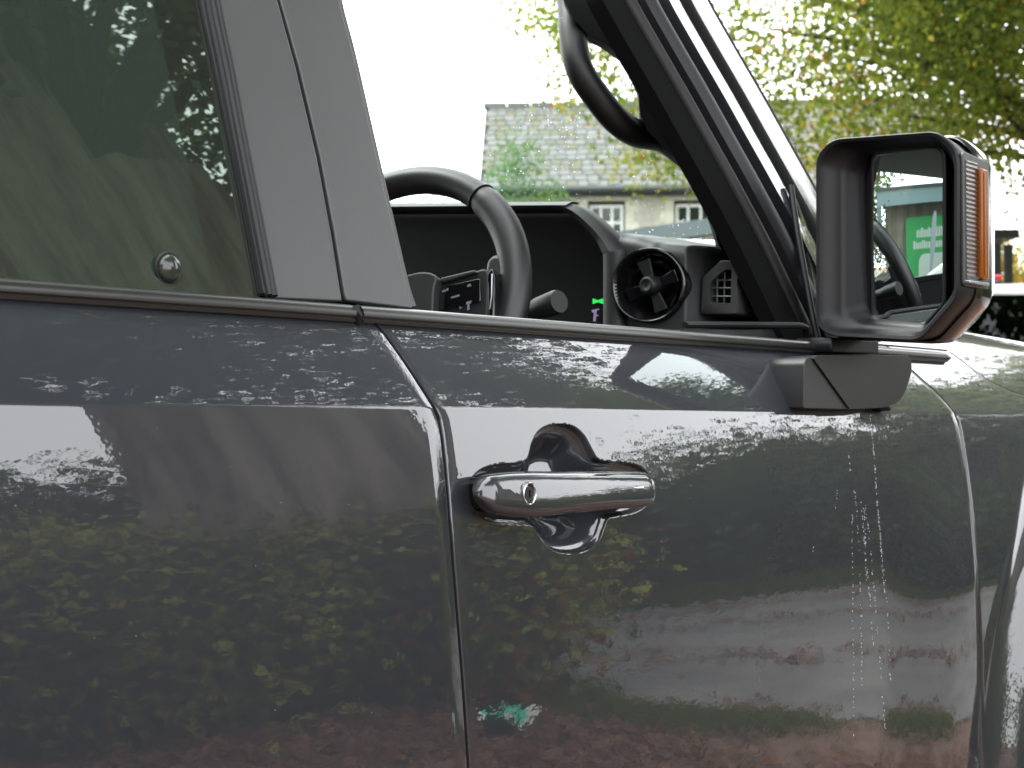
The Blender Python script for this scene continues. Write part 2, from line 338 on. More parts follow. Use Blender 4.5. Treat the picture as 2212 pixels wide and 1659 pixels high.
# ------------------------------------------------------------------ stone cottage
cot = empty('stone_cottage', tuple(dep(1400, 910, 30)*np.array([1, 1, 0])), 'pale stone cottage with a mossy stone-slate roof and white casement windows', 'cottage')
a20 = rad(3.5)
FWh = np.array([math.sin(YAW), math.cos(YAW), 0]); RTh = RT
wx = RTh*math.cos(a20) - FWh*math.sin(a20); wn = -(FWh*math.cos(a20) + RTh*math.sin(a20))     # along wall, outward normal
O = dep(1045, 910, 30.6); O[2] = 0
EAV, RISE, RUN, LEN = 5.42, 1.72, 1.45, 8.5
def HP(s, h, out=0.0): return O + wx*s + np.array([0, 0, h]) + wn*out
def wall_hit(u, v): return plP(u, v, O, wn)
WALLM = mat('limestone_wall', (.30, .28, .235), rough=.95, spec=.1, noise=(5, (.40, .38, .33), .35, .65), bump=(9, .03, (1, 1, 2.5)))
QUOIN = mat('dressed_stone', (.46, .45, .38), rough=.9, noise=(8, (.38, .36, .3), .4, .7))
SLATE = [mat('stone_slate', (.115, .115, .112), rough=.9, noise=(3, (.085, .082, .066), .4, .7)), mat('stone_slate_pale', (.135, .135, .138), rough=.9, noise=(6, (.11, .11, .097), .45, .7)), mat('stone_slate_mossy', (.10, .097, .06), rough=.95, noise=(6, (.12, .12, .11), .4, .7))]
ROOFD = mat('roof_underlay', (.04, .038, .034), rough=.95)
WHITE = mat('white_paint', (.62, .63, .60), rough=.5); PANE = mat('dark_pane', (.010, .013, .014), rough=.08, spec=.5); GUT = mat('dark_gutter', (.025, .028, .03), rough=.5)
# wall with openings: windows in (s0,s1,h0,h1)
def wsh(u0, v0, u1, v1):
    A = wall_hit(u0, v0); B = wall_hit(u1, v1); return [np.dot(A-O, wx), np.dot(B-O, wx), B[2], A[2]]
wins = [wsh(1270, 434, 1350, 520), wsh(1456, 432, 1545, 505)]
w3 = wsh(1700, 428, 1785, 500); wins.append(w3)
ss = sorted({0, LEN} | {x for w_ in wins for x in w_[:2]}); hh = sorted({0, EAV} | {x for w_ in wins for x in w_[2:]})
mb = MB()
for i in range(len(ss)-1):
    for j in range(len(hh)-1):
        cs, ch = (ss[i]+ss[i+1])/2, (hh[j]+hh[j+1])/2
        if any(w_[0] < cs < w_[1] and w_[2] < ch < w_[3] for w_ in wins): continue
        mb.add([HP(ss[i], hh[j]), HP(ss[i+1], hh[j]), HP(ss[i+1], hh[j+1]), HP(ss[i], hh[j+1])], [(0, 1, 2, 3)])
mb.add([HP(0, 0), HP(0, EAV), HP(0, EAV, -2.9), HP(0, 0, -2.9)], [(0, 1, 2, 3)]); mb.add([HP(0, EAV), HP(0, EAV+RISE, -RUN), HP(0, EAV, -2.9)], [(0, 1, 2)])
mb.add([HP(LEN, 0), HP(LEN, EAV), HP(LEN, EAV, -2.9), HP(LEN, 0, -2.9)], [(0, 1, 2, 3)]); mb.add([HP(LEN, EAV), HP(LEN, EAV+RISE, -RUN), HP(LEN, EAV, -2.9)], [(0, 1, 2)])
mb.add([HP(0, 0, -2.9), HP(LEN, 0, -2.9), HP(LEN, EAV, -2.9), HP(0, EAV, -2.9)], [(0, 1, 2, 3)])
mb.obj('wall', WALLM, cot, smooth=False)
for w_ in wins:
    s0, s1, h0, h1 = w_; fr = MB(); t_ = .045
    def bx(mbx, a, b, c, d, o0, o1):
        v = [HP(a, c, o0), HP(b, c, o0), HP(b, d, o0), HP(a, d, o0), HP(a, c, o1), HP(b, c, o1), HP(b, d, o1), HP(a, d, o1)]
        mbx.add(v, [(0, 1, 2, 3), (4, 5, 6, 7), (0, 1, 5, 4), (1, 2, 6, 5), (2, 3, 7, 6), (3, 0, 4, 7)])
    i0, i1, k0, k1 = s0+.03, s1-.03, h0+.02, h1-.07
    bx(fr, i0, i1, k1-.05, k1, -.07, -.12); bx(fr, i0, i1, k0, k0+.05, -.07, -.12); bx(fr, i0, i0+.05, k0+.05, k1-.05, -.07, -.12); bx(fr, i1-.05, i1, k0+.05, k1-.05, -.07, -.12)
    wf = fr.obj('window', WHITE, cot, smooth=False)
    for q in (1, 2):
        g_ = MB(); x_ = i0+(i1-i0)*q/3; bx(g_, x_-.022, x_+.022, k0+.052, k1-.052, -.075, -.115); g_.obj('glazing_bar', WHITE, wf, smooth=False)
    g_ = MB(); ym = k1-.05-.27; bx(g_, i0+.052, i1-.052, ym-.022, ym+.022, -.0765, -.1135); g_.obj('glazing_bar', WHITE, wf, smooth=False)
    for q in range(3):
        g_ = MB(); xa = i0+.05+(i1-i0-.1)*q/3; xb = i0+.05+(i1-i0-.1)*(q+1)/3
        bx(g_, xa, xb, k0+.05, k1-.05, -.098, -.104); g_.obj('pane', PANE, wf, smooth=False)
    rv_ = MB(); bx(rv_, s0, s1, h0, h1, -.20, -.22); rv_.obj('window_back', GUT, cot, smooth=False)
    lt = MB(); bx(lt, s0-.12, s1+.12, h1+.002, h1+.16, .004, -.15); lt.obj('lintel', QUOIN, cot, smooth=False)
    hq = h1
    k = 0
    while hq-.2 > h0-.3:                      # jamb stones, long and short
        for sd_, wd in ((-1, .16+.09*(k % 2)), (1, .16+.09*((k+1) % 2))):
            g_ = MB(); a = s0-wd if sd_ < 0 else s1+.002; b = s0-.002 if sd_ < 0 else s1+wd
            bx(g_, a, b, hq-.19, hq-.004, .006, -.12); g_.obj('jamb_stone', QUOIN, cot, smooth=False)
        hq -= .195; k += 1
# coursed rubble stones on the part of the wall in view
stone_m = [mat('rubble_stone', (.33, .31, .26), rough=.95, noise=(7, (.38, .36, .30), .4, .6)), mat('rubble_stone_grey', (.28, .27, .24), rough=.95, noise=(7, (.34, .33, .29), .4, .6))]
rs = random.Random(5); ub = MB(); ub.box((0, 0, 0), (1, 1, 1)); ubm = {}
for i_, mm in enumerate(stone_m):
    me = bpy.data.meshes.new('rubble_stone'); me.from_pydata(ub.v, [], ub.f); me.materials.append(mm); ubm[i_] = me
Rw = Matrix(((wx[0], wn[0], 0), (wx[1], wn[1], 0), (0, 0, 1)))
def place(me, name, s, h, out, dims, parent, tilt=0):
    o = bpy.data.objects.new(name, me); p = HP(s, h, out)
    M4 = (Rw.to_4x4() @ Matrix.Rotation(tilt, 4, 'X')) @ Matrix.Diagonal((*dims, 1)); M4.translation = Vector(p); link(o, parent); o.matrix_world = M4
    o.matrix_basis = Matrix.Translation(-Vector(parent.location)) @ M4; o.matrix_parent_inverse = Matrix.Identity(4)
    return o
h = 4.45; nst = 0
while h < EAV-.08:
    ch = rs.uniform(.09, .14); s = .1+rs.random()*.1
    while s < 5.2:
        lw = rs.uniform(.16, .38); cs = s+lw/2
        if not any(w_[0]-.27 < cs+lw/2 and cs-lw/2 < w_[1]+.27 and h+ch > w_[2]-.3 and h < w_[3]+.18 for w_ in wins) and nst < 150 and 1.0 < s:
            place(ubm[rs.randrange(2)], 'rubble_stone', cs, h+ch/2, rs.uniform(-.012, .004), (lw-.012, .06, ch-.012), cot); nst += 1
        s += lw
    h += ch
# roof: underlay + slates
rd = np.array([0, 0, 1.0])*RISE - wn*RUN; rl = np.linalg.norm(rd); rdn = rd/rl; rn = np.cross(wx, rdn); rn = rn if rn[2] > 0 else -rn
E0 = HP(-.08, EAV-.12, .18)
mb = MB(); q0 = E0; q1 = E0+wx*(LEN+.2); q2 = HP(LEN+.12, EAV+RISE, -RUN); q3 = HP(-.08, EAV+RISE, -RUN)
mb.add([q0, q1, q2, q3], [(0, 1, 2, 3)]); b0 = HP(-.08, EAV, -2*RUN); b1 = HP(LEN+.12, EAV, -2*RUN); mb.add([q3, q2, b1, b0], [(0, 1, 2, 3)])
rf = mb.obj('roof', ROOFD, cot, smooth=False)
slm = []
for mm in SLATE:
    me = bpy.data.meshes.new('roof_slate'); me.from_pydata(ub.v, [], ub.f); me.materials.append(mm); slm.append(me)
rl = np.linalg.norm(q3-q0); rdn = (q3-q0)/rl
NC = 17; lst = []
for c in range(NC):
    ex = rl/NC; s = -.0+rs.uniform(0, .1)
    while s < LEN+.1:
        wdt = rs.uniform(.14, .24)*(1.12-.25*c/NC); lst.append((s+wdt/2, c, wdt)); s += wdt
vis = [x for x in lst if x[0] < 8.3]; rest = [x for x in lst if x[0] >= 8.3]
vis.sort(key=lambda x: (x[1], x[0])); rest = vis[300:]+rest; vis = vis[:300]
def slate_mat(s, c, wdt, jit):
    ex = rl/NC; p = E0 + wx*s + rdn*(ex*(c+.42)+jit) + rn*(.022+.010*jit*20)
    tx = wx; ty = rdn*math.cos(rad(4))-rn*math.sin(rad(-4)); 
    ty = rdn - rn*.07; ty /= np.linalg.norm(ty); tz = np.cross(tx, ty)
    M3 = Matrix(((tx[0], ty[0], tz[0]), (tx[1], ty[1], tz[1]), (tx[2], ty[2], tz[2]))).to_4x4() @ Matrix.Diagonal((wdt-.016, ex*1.08, .016, 1))
    M3.translation = Vector(p); return M3
for (s, c, wdt) in vis:
    o = bpy.data.objects.new('roof_slate', slm[rs.choices((0, 1, 2), (4, 4, 3))[0]]); link(o, rf)
    o.matrix_basis = slate_mat(s, c, wdt, rs.uniform(-.012, .012))
mbs = [MB(), MB(), MB()]; ra = MB()
mi_ = []
for (s, c, wdt) in rest:
    M3 = slate_mat(s, c, wdt, rs.uniform(-.012, .012)); ra.add([M3 @ Vector(p) for p in ub.v], ub.f); mi_ += [rs.choices((0, 1, 2), (4, 4, 3))[0]]*6
o = ra.obj('roof_slates', SLATE, rf, smooth=False, midx=mi_); o['kind'] = 'stuff'
mb = MB()
for i in range(19): mb.box(HP(i*.45+.1, EAV+RISE+.02, -RUN+.0), (.43, .16, .10), np.array([wx, wn, [0, 0, 1]]).T)
mb.obj('ridge_tiles', SLATE[0], rf, smooth=False)
MB().tube([HP(-.1, EAV-.10, .26), HP(LEN+.1, EAV-.10, .26)], .065, 10).obj('gutter', GUT, cot)
mb = MB(); mb.box(HP(LEN/2, EAV-.12, .08), (LEN, .14, .16), np.array([wx, wn, [0, 0, 1]]).T); mb.obj('fascia', GUT, cot, smooth=False)

# ------------------------------------------------------------------ boarded fence, van, far car, shelter
FEN = mat('blue_grey_boards', (.055, .075, .08), rough=.8, noise=(5, (.075, .095, .10), .3, .7)); FEND = mat('dark_fence_cap', (.035, .05, .055), rough=.7)
fa = dep(1300, 508, 15); fb = dep(1620, 468, 13.6); fdir = fb-fa; fdir[2] = 0; fL = np.linalg.norm(fdir); fdir /= fL; fnn = np.array([-fdir[1], fdir[0], 0])
fe = empty('board_fence', (fa[0], fa[1], 0), 'dark blue-grey boarded lean-to fence with a sloping capping rail below the cottage', 'fence')
n_ = int(fL/.125)+3; Rf = np.array([fdir, fnn, [0, 0, 1]]).T
for i in range(n_):
    t_ = i*.125; zt = fa[2]+(fb[2]-fa[2])*t_/fL - .13
    m1 = MB(); m1.box(np.array([fa[0], fa[1], zt/2])+fdir*t_+fnn*(.012*(i % 2)), (.112, .02, zt), Rf); m1.obj('board', FEN, fe, smooth=False)
m1 = MB(); m1.prism([fa+fnn*.05, fb+fdir*.4+fnn*.05+np.array([0, 0, .03]), fb+fdir*.4+fnn*.05-np.array([0, 0, .10]), fa+fnn*.05-np.array([0, 0, .14])], -fnn*.12); m1.obj('capping_rail', FEND, fe, smooth=False)

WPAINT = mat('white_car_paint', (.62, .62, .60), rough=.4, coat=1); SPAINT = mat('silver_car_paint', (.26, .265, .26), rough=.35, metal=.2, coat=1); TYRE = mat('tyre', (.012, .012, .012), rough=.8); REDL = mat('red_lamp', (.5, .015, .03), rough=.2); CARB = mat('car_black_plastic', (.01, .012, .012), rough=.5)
def car(name, label, cat, org, heading, prof, glass, width, paint, lamps=(), wheels=((.8, .33), (3.4, .33))):
    """side profile polygon (x along the car, z), glass polygons on the sides, real width"""
    e = empty(name, (org[0], org[1], 0), label, cat); fx = np.array([math.cos(heading), math.sin(heading), 0]); fy = np.array([-fx[1], fx[0], 0])
    o3 = np.array([org[0], org[1], 0]); T = lambda x, y, z: o3+fx*x+fy*y+np.array([0, 0, z])
    rings = []
    for y, sc, up in ((-width/2, .94, 0), (-width/2*.96, .985, 0), (-width/2*.85, 1, 0), (width/2*.85, 1, 0), (width/2*.96, .985, 0), (width/2, .94, 0)):
        cx = np.mean([p[0] for p in prof]); ring = []
        for (x, z) in prof:
            tum = max(0, z-.95)*.28*np.sign(y)
            ring.append(T(cx+(x-cx)*sc, y-tum, .28+(z-.28)*sc))
        rings.append(ring)
    MB().loft(rings).obj('body', paint, e, ang=50)
    for gi, gp in enumerate(glass):
        for sg in (-1, 1):
            m_ = MB(); pts = [T(x, sg*(width/2*.985-max(0, z-.95)*.26+.012), z) for (x, z) in gp]
            m_.prism(pts, fy*(-sg)*.01); m_.obj('side_window', GLDK if gi else PANE, e, smooth=False)
    for (x, y, z, dx, dy, dz, mt_, nm) in lamps:
        m_ = MB(); m_.box(T(x, y, z), (dx, dy, dz), np.array([fx, fy, [0, 0, 1]]).T); bevel(m_.obj(nm, mt_, e), .02)
    for (x, r) in wheels:
        for sg in (-1, 1):
            wl = MB().tube([T(x, sg*(width/2-.19), r), T(x, sg*(width/2-.0)+sg*.01, r)], r, 28, upv=fx).obj('wheel', TYRE, e)
            MB().tube([T(x, sg*(width/2+.012), r), T(x, sg*(width/2+.022), r)], r*.62, 20, upv=fx).obj('rim', SILV, wl)
    return e, T
vo = dep(1440, 910, 10.6)  # van shape added so its roof makes the white strip below the fence
car('white_van', 'white van shape added to fill the white strip under the blue-grey fence', 'van', (vo[0]-2.6, vo[1]+1.4), rad(-28), [(0, .35), (0, 2.05), (.1, 2.23), (3.4, 2.26), (3.9, 2.08), (4.6, 1.25), (5.3, 1.0), (5.35, .35)], [[(4.0, 1.3), (3.6, 1.3), (3.6, 1.95), (3.85, 1.95)]], 1.95, WPAINT, wheels=((.9, .34), (4.5, .34)))
sc_ = dep(2200, 910, 7.6)
hd = rad(10)
sv = empty('silver_hatchback', (sc_[0], sc_[1], 0), 'silver hatchback seen over the bonnet at the right edge, red brake lamp above dark glass', 'car')
fx = np.array([math.sin(rad(60)), math.cos(rad(60)), 0]); fy = np.array([-fx[1], fx[0], 0])        # fx: away from us
SC = lambda x, y, z: np.array([sc_[0], sc_[1], 0])+fx*x+fy*y+np.array([0, 0, z])
hz = 1.16+332/3650*7.6
rings = []
for (x, wz) in ((0, 0), (.06, .02), (.5, .03), (1.6, .03), (2.6, 0)):
    pass
sec = lambda wd, top, bot: [(-wd, bot), (-wd, 1.0), (-wd*.80, top-.10), (-wd*.72, top-.02), (-wd*.4, top), (wd*.4, top), (wd*.72, top-.02), (wd*.80, top-.10), (wd, 1.0), (wd, bot)]
rings = [[SC(x+dz_*0, y, z) for (y, z) in sec(wd, tp, .3)] for (x, wd, tp, dz_) in ((.55, .80, hz-.12, 0), (.60, .85, hz-.03, 0), (.9, .88, hz, 0), (2.2, .9, hz, 0), (2.9, .88, hz-.2, 0))]
MB().loft(rings).obj('roof_shell', SPAINT, sv, ang=60)
rings = [[SC(x, y, z) for (y, z) in [(-wd, .3), (-wd, tp-.1), (-wd+.08, tp), (wd-.08, tp), (wd, tp-.1), (wd, .3)]] for (x, wd, tp) in ((.0, .78, .95), (.06, .86, 1.02), (.5, .9, 1.04), (3.9, .9, 1.0), (4.2, .75, .8))]
MB().loft(rings).obj('body', SPAINT, sv, ang=60)
m_ = MB(); m_.prism([SC(.50, -.70, hz-.085), SC(.50, .70, hz-.085), SC(.12, .80, 1.03), SC(.12, -.80, 1.03)], fx*.02); m_.obj('rear_window', GLDK, sv, smooth=False)
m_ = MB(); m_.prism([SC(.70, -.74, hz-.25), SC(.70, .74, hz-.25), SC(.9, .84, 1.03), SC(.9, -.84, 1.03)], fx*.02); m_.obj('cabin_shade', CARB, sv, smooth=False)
lpn = plP(2165, 600, SC(.535, 0, 0), fx); ly = float(np.dot(lpn-SC(0, 0, 0), fy)); m_ = MB(); m_.box(SC(.54, ly+.13, lpn[2]), (.05, .26, .028), np.array([fx, fy, [0, 0, 1]]).T); bevel(m_.obj('brake_lamp', REDL, sv), .015)
for y in (-.38, .38):
    m_ = MB(); m_.box(SC(.45, y, hz-.42), (.12, .30, .34), np.array([fx, fy, [0, 0, 1]]).T); bevel(m_.obj('headrest', CARB, sv), .08, 4)
for x in (.75, 3.3):
    for sg in (-1, 1): MB().tube([SC(x, sg*.70, .32), SC(x, sg*.905, .32)], .32, 24, upv=fx).obj('wheel', TYRE, sv)

SHB = mat('black_timber', (.012, .013, .012), rough=.8)
so_ = dep(2150, 910, 20)
sh = empty('black_shelter', (so_[0], so_[1], 0), 'small black timber shelter with a flat roof and open side bay', 'shelter')
fx = RTh; fy = FWh; TH = lambda x, y, z: np.array([so_[0], so_[1], 0])+fx*x+fy*y+np.array([0, 0, z]); R3 = np.array([fx, fy, [0, 0, 1]]).T
zt = 1.16+405/3650*20
m_ = MB(); m_.box(TH(-.62, .72, zt), (1.80, 1.6, .10), R3); m_.obj('roof', SHB, sh, smooth=False)
for i in range(10):
    m_ = MB(); m_.box(TH(-1.36+i*.152, 0, zt/2-.06), (.145, .03, zt-.12), R3); m_.obj('board', SHB, sh, smooth=False)
m_ = MB(); m_.box(TH(.165, 0, zt/2-.06), (.09, .09, zt-.125), R3); m_.obj('post', SHB, sh, smooth=False)
m_ = MB(); m_.box(TH(.165, 1.35, zt/2-.06), (.09, .09, zt-.125), R3); m_.obj('post', SHB, sh, smooth=False)

# ------------------------------------------------------------------ barn with green banner, seen in the wing mirror
MN = np.array([-math.cos(rad(10.5)), math.sin(rad(10.5)), math.sin(rad(-2.0))]); MN /= np.linalg.norm(MN); MC = np.array([1.896, .876, 1.385]); MR = 1.6
def refl(u, v):
    d = ray(u, v); d = d/np.linalg.norm(d); cen = MC-MN*MR; oc = CAMP-cen; b = oc@d; c = oc@oc-MR**2; t = -b-math.sqrt(b*b-c)
    P = CAMP+d*t; n = (P-cen)/MR; return P, d-2*(d@n)*n
P0, r0 = refl(1985, 520); rh = r0*np.array([1, 1, 0]); rh /= np.linalg.norm(rh)
bN = -rh; bX = np.array([-bN[1], bN[0], 0])        # as seen from the car: along wall
bO = P0+rh*13; bO[2] = 0
def bhit(u, v, off=0): 
    P, r = refl(u, v); t = np.dot(bO+bN*off-P, bN)/np.dot(r, bN); H = P+r*t; return np.array([np.dot(H-bO, bX), H[2]])
TIMB = [mat('weathered_board', (.11, .10, .085), rough=.9, noise=(4, (.15, .14, .12), .3, .7)), mat('weathered_board_dark', (.08, .072, .06), rough=.9, noise=(4, (.12, .11, .09), .3, .7))]
FASC = mat('blue_fascia', (.13, .18, .20), rough=.6); BGREEN = mat('banner_green', (.02, .21, .06), rough=.6); BWHITE = mat('banner_white', (.38, .40, .38), rough=.6)
barn = empty('timber_barn', tuple(bO), 'weathered timber barn with a blue-grey fascia, seen reflected in the wing mirror', 'barn')
BP = lambda x, z, o=0.0: bO+bX*x+bN*o+np.array([0, 0, z])
xe, ze = bhit(1912, 421); xr, zr = bhit(2045, 414)
sgn = 1 if xr > xe else -1; BL = 9.0
zt = ze-.05
m_ = MB(); m_.box(BP(xe+sgn*BL/2, zt/2, -2.5), (BL, zt, 4.9), None); 
m_ = MB(); m_.add([BP(xe, 0, -.03), BP(xe+sgn*BL, 0, -.03), BP(xe+sgn*BL, zt, -.03), BP(xe, zt, -.03), BP(xe, 0, -5), BP(xe+sgn*BL, 0, -5), BP(xe+sgn*BL, zt, -5), BP(xe, zt, -5)], [(0, 1, 2, 3), (4, 5, 6, 7), (0, 1, 5, 4), (1, 2, 6, 5), (2, 3, 7, 6), (3, 0, 4, 7)]); m_.obj('wall', TIMB[1], barn, smooth=False)
for i in range(44):
    x = xe+sgn*(.1+i*.2); m_ = MB(); o_ = .012*(i % 2)
    m_.add([BP(x-.095, 0, o_), BP(x+.095, 0, o_), BP(x+.095, zt-.25, o_), BP(x-.095, zt-.25, o_), BP(x-.095, 0, -.02), BP(x+.095, 0, -.02), BP(x+.095, zt-.25, -.02), BP(x-.095, zt-.25, -.02)], [(0, 1, 2, 3), (4, 5, 6, 7), (0, 1, 5, 4), (1, 2, 6, 5), (2, 3, 7, 6), (3, 0, 4, 7)])
    m_.obj('board', TIMB[i % 2], barn, smooth=False)
def bbox(nm, mt_, x0, x1, z0, z1, o0, o1, par):
    m_ = MB(); m_.add([BP(x0, z0, o0), BP(x1, z0, o0), BP(x1, z1, o0), BP(x0, z1, o0), BP(x0, z0, o1), BP(x1, z0, o1), BP(x1, z1, o1), BP(x0, z1, o1)], [(0, 1, 2, 3), (4, 5, 6, 7), (0, 1, 5, 4), (1, 2, 6, 5), (2, 3, 7, 6), (3, 0, 4, 7)]); return m_.obj(nm, mt_, par, smooth=False)
zf = bhit(1960, 445)[1]
bbox('fascia', FASC, xe-sgn*.25, xe+sgn*BL, zf, ze+.05, .45, .40, barn); bbox('roof', GUT, xe-sgn*.3, xe+sgn*BL, ze+.051, ze+.12, .5, -5.1, barn)
m_ = MB(); m_.prism([BP(xe-sgn*.25, zf, .45), BP(xe-sgn*.10, zf, .45), BP(xe-sgn*.02, 1.6, .02), BP(xe-sgn*.17, 1.6, .02)], -bN*.05); m_.obj('gable_barge_board', FASC, barn, smooth=False)
bx0, bz1 = bhit(1957, 471, .1); bx1, bz0 = bhit(2070, 632, .1)
bn = empty('green_banner', tuple(BP((bx0+bx1)/2, bz0, .1)), 'green and white printed banner fixed to the timber barn wall', 'banner')
bbox('banner_sheet', BGREEN, bx0, bx1, bz0, bz1, .08, .05, bn)
bw = bx1-bx0; bh = bz1-bz0
def bp(x0, x1, z0, z1, nm='print', o=.086): return bbox(nm, BWHITE, bx0+bw*x0, bx0+bw*x1, bz0+bh*z0, bz0+bh*z1, o, .081, bn)
rb = random.Random(2)
for row, (za, zb, xa, xb) in enumerate(((.74, .86, .22, .93), (.60, .70, .15, .75))):
    x = xa
    while x < xb: wl_ = rb.uniform(.035, .055); bp(x, x+wl_*.8, za, za+(zb-za)*rb.choice((.8, .8, 1)), 'lettering'); x += wl_
m_ = MB(); pts = fillet([(.20, 0), (.98, 0), (.92, .53), (.26, .53)], [.01, .01, .12, .12], 6)
m_.prism([BP(bx0+bw*p[0], bz0+bh*p[1]+.002, .088) for p in pts], -bN*.006); m_.obj('printed_bag', BWHITE, bn, smooth=False)
for rr, th_ in ((.20, .012), (.12, .012), (.05, .03)):
    path = [BP(bx0+bw*(.58+rr*math.cos(a_)), bz0+bh*(.06+rr*1.2*math.sin(a_)), .092) for a_ in np.linspace(0, math.pi, 14)]
    MB().tube(path, th_, 6, upv=bN).obj('printed_arch', BGREEN, bn)
fl = empty('feather_flag', tuple(BP(bx0+bw*.62, 0, .9)), 'pale grey feather flag standing in front of the green banner', 'flag')
fu = [bhit(2008, 640, .9), bhit(2008, 600, .9), bhit(2014, 470, .9), bhit(2022, 462, .9), bhit(2020, 520, .9), bhit(2012, 600, .9)]
m_ = MB(); m_.prism([BP(p[0], p[1], .9) for p in catmull(fu, 4, True)], bN*.02); m_.obj('flag_cloth', mat('flag_grey', (.22, .22, .26), rough=.8), fl, smooth=False)
MB().tube([BP(fu[0][0], 0, .91), BP(fu[0][0], fu[2][1], .91)], .02, 6).obj('pole', GUT, fl)
tx, tz = bhit(1895, 420, 0)
bush('yard_tree', 'green tree beside the timber barn, seen reflected in the wing mirror', tuple(BP(tx+(-sgn)*.9, 3.6, -1)), (1.6, 1.6, 3.2), 12000, .12, [L_G, L_C, L_D], [.5, .3, .2], 44, 'tree', .3, 90, stem=.15)
# pale parked cars near the barn, seen in the mirror
for (u, lab, off, pt) in ((1900, 'white parked estate car left of the barn banner, seen in the wing mirror', 4.0, WPAINT), (2040, 'pale green-white parked car in front of the banner, seen in the wing mirror', 2.2, SPAINT)):
    x, z = bhit(u, 640, off); p = BP(x-sgn*(1.6 if u < 2000 else -1.5), 0, off)
    car('parked_car', lab, 'car', (p[0], p[1]), math.atan2(bX[1], bX[0])+.1-(0 if sgn > 0 else math.pi)+math.pi, [(-2.1, .35), (-2.15, .9), (-1.7, 1.0), (-1.1, 1.5), (.9, 1.55), (1.8, 1.1), (2.1, .95), (2.1, .35)], [[(-1.0, 1.02), (-.75, 1.42), (.1, 1.45), (.1, 1.02)], [(.2, 1.02), (.2, 1.45), (.85, 1.45), (1.3, 1.02)]], 1.75, pt, wheels=((-1.35, .31), (1.35, .31)))
# ================================================================== THE CAR
CAR = empty('offroad_car', (.8, 1.88, 0), 'dark grey off-road car filling the foreground, driver door window wound down', 'car')
def seam(pix, fn=Yb):
    P = [surf(u, v, fn) for u, v in pix]; P.sort(key=lambda p: p[2]); z = np.array([p[2] for p in P]); x = np.array([p[0] for p in P])
    return lambda q: np.interp(q, z, x)
seamR = seam([(1016, 1720), (1013, 1659), (1006, 1550), (998, 1440), (989, 1330), (980, 1220), (972, 1120), (963, 1010), (955, 940), (949, 905), (940, 884), (923, 856), (905, 828), (887, 800), (868, 772), (848, 744), (828, 717), (812, 701), (800, 694), (785, 688)])
seamF = seam([(2121, 1720), (2120, 1659), (2120, 1500), (2118, 1400), (2112, 1280), (2105, 1180), (2096, 1090), (2086, 1010), (2076, 945), (2070, 915), (2062, 893), (2042, 868), (2015, 840), (1990, 818), (1968, 798), (1945, 785)])
zs = np.unique(np.concatenate([np.arange(.50, 1.0, .01), np.arange(1.0, 1.166, .004), [1.166, 1.168, 1.169, 1.1697, 1.1701, 1.1706, 1.1715, 1.173], np.arange(1.176, ZB+.001, .0025), [ZB+.004]]))
def skin(name, XL, XR, zs, sn, parent, disp=None, mt=PAINT, eL=True, eR=True, fn=Yb, G=.0017, er=.0015):
    cols = []; s_ext = []
    if eL: s_ext += [('L', 3), ('L', 2), ('L', 1)]
    s_ext += [('M', s) for s in sn]
    if eR: s_ext += [('R', 1), ('R', 2), ('R', 3)]
    V = []; nz = len(zs)
    for kind, s in s_ext:
        xl = XL(zs)+(G if eL else 0); xr = XR(zs)-(G if eR else 0)
        if kind == 'M': X = xl+er+(xr-xl-2*er)*s; Y = fn(X, zs)+(disp(X, zs) if disp else 0)
        else:
            q = {1: (.55, .16), 2: (1, 1), 3: (1, 9)}[s]
            X = xl+er*(1-q[0]) if kind == 'L' else xr-er*(1-q[0]); Y = fn(X, zs)+er*q[1]
        V.append(np.stack([X, Y, zs], -1))
    V = np.concatenate(V); n = len(s_ext)
    F = [(i*nz+j, (i+1)*nz+j, (i+1)*nz+j+1, i*nz+j+1) for i in range(n-1) for j in range(nz-1)]
    return mk(name, V, F, mt, parent, ang=50)
# --- handle recess as a displacement of the door skin
hp = [(1017, 1065), (1021, 1035), (1043, 1014), (1080, 1003), (1125, 999), (1141, 990), (1150, 958), (1165, 932), (1188, 919), (1213, 916), (1240, 923), (1262, 943), (1278, 972), (1291, 992), (1312, 997), (1345, 999), (1380, 1007), (1400, 1025), (1406, 1050), (1403, 1075), (1393, 1092), (1370, 1106), (1338, 1113), (1314, 1118), (1305, 1138), (1293, 1167), (1270, 1186), (1240, 1194), (1206, 1191), (1180, 1175), (1162, 1150), (1150, 1134), (1128, 1131), (1080, 1128), (1045, 1119), (1023, 1096)]
HPL = np.array([surf(u, v, Yb) for u, v in hp])[:, [0, 2]]; HPL = np.array(catmull(list(HPL), 5, True))
def sdf(X, z):
    P = np.stack([np.asarray(X).ravel(), np.asarray(z).ravel()], -1); A = HPL; B = np.roll(HPL, -1, 0); dmin = np.full(len(P), 9.0); ins = np.zeros(len(P), bool)
    for a, b in zip(A, B):
        e = b-a; t = np.clip(((P-a)@e)/(e@e), 0, 1); d = np.linalg.norm(P-a-t[:, None]*e, axis=1); dmin = np.minimum(dmin, d)
        c = ((a[1] > P[:, 1]) != (b[1] > P[:, 1])); ins ^= c & (P[:, 0] < (b[0]-a[0])*(P[:, 1]-a[1])/(b[1]-a[1]+1e-12)+a[0])
    return (np.where(ins, dmin, -dmin)).reshape(np.shape(X))
hx0, hx1, hz0, hz1 = HPL[:, 0].min(), HPL[:, 0].max(), HPL[:, 1].min(), HPL[:, 1].max()
def dent(X, z):
    out = np.zeros(np.shape(X)); mk_ = (X > hx0-.01) & (X < hx1+.01) & (z > hz0-.01) & (z < hz1+.01)
    if mk_.any():
        d = sdf(X[mk_], z[mk_]); out[mk_] = .007*sst(-.0008, .0024, d)+.022*sst(.001, .036, d)
    return out
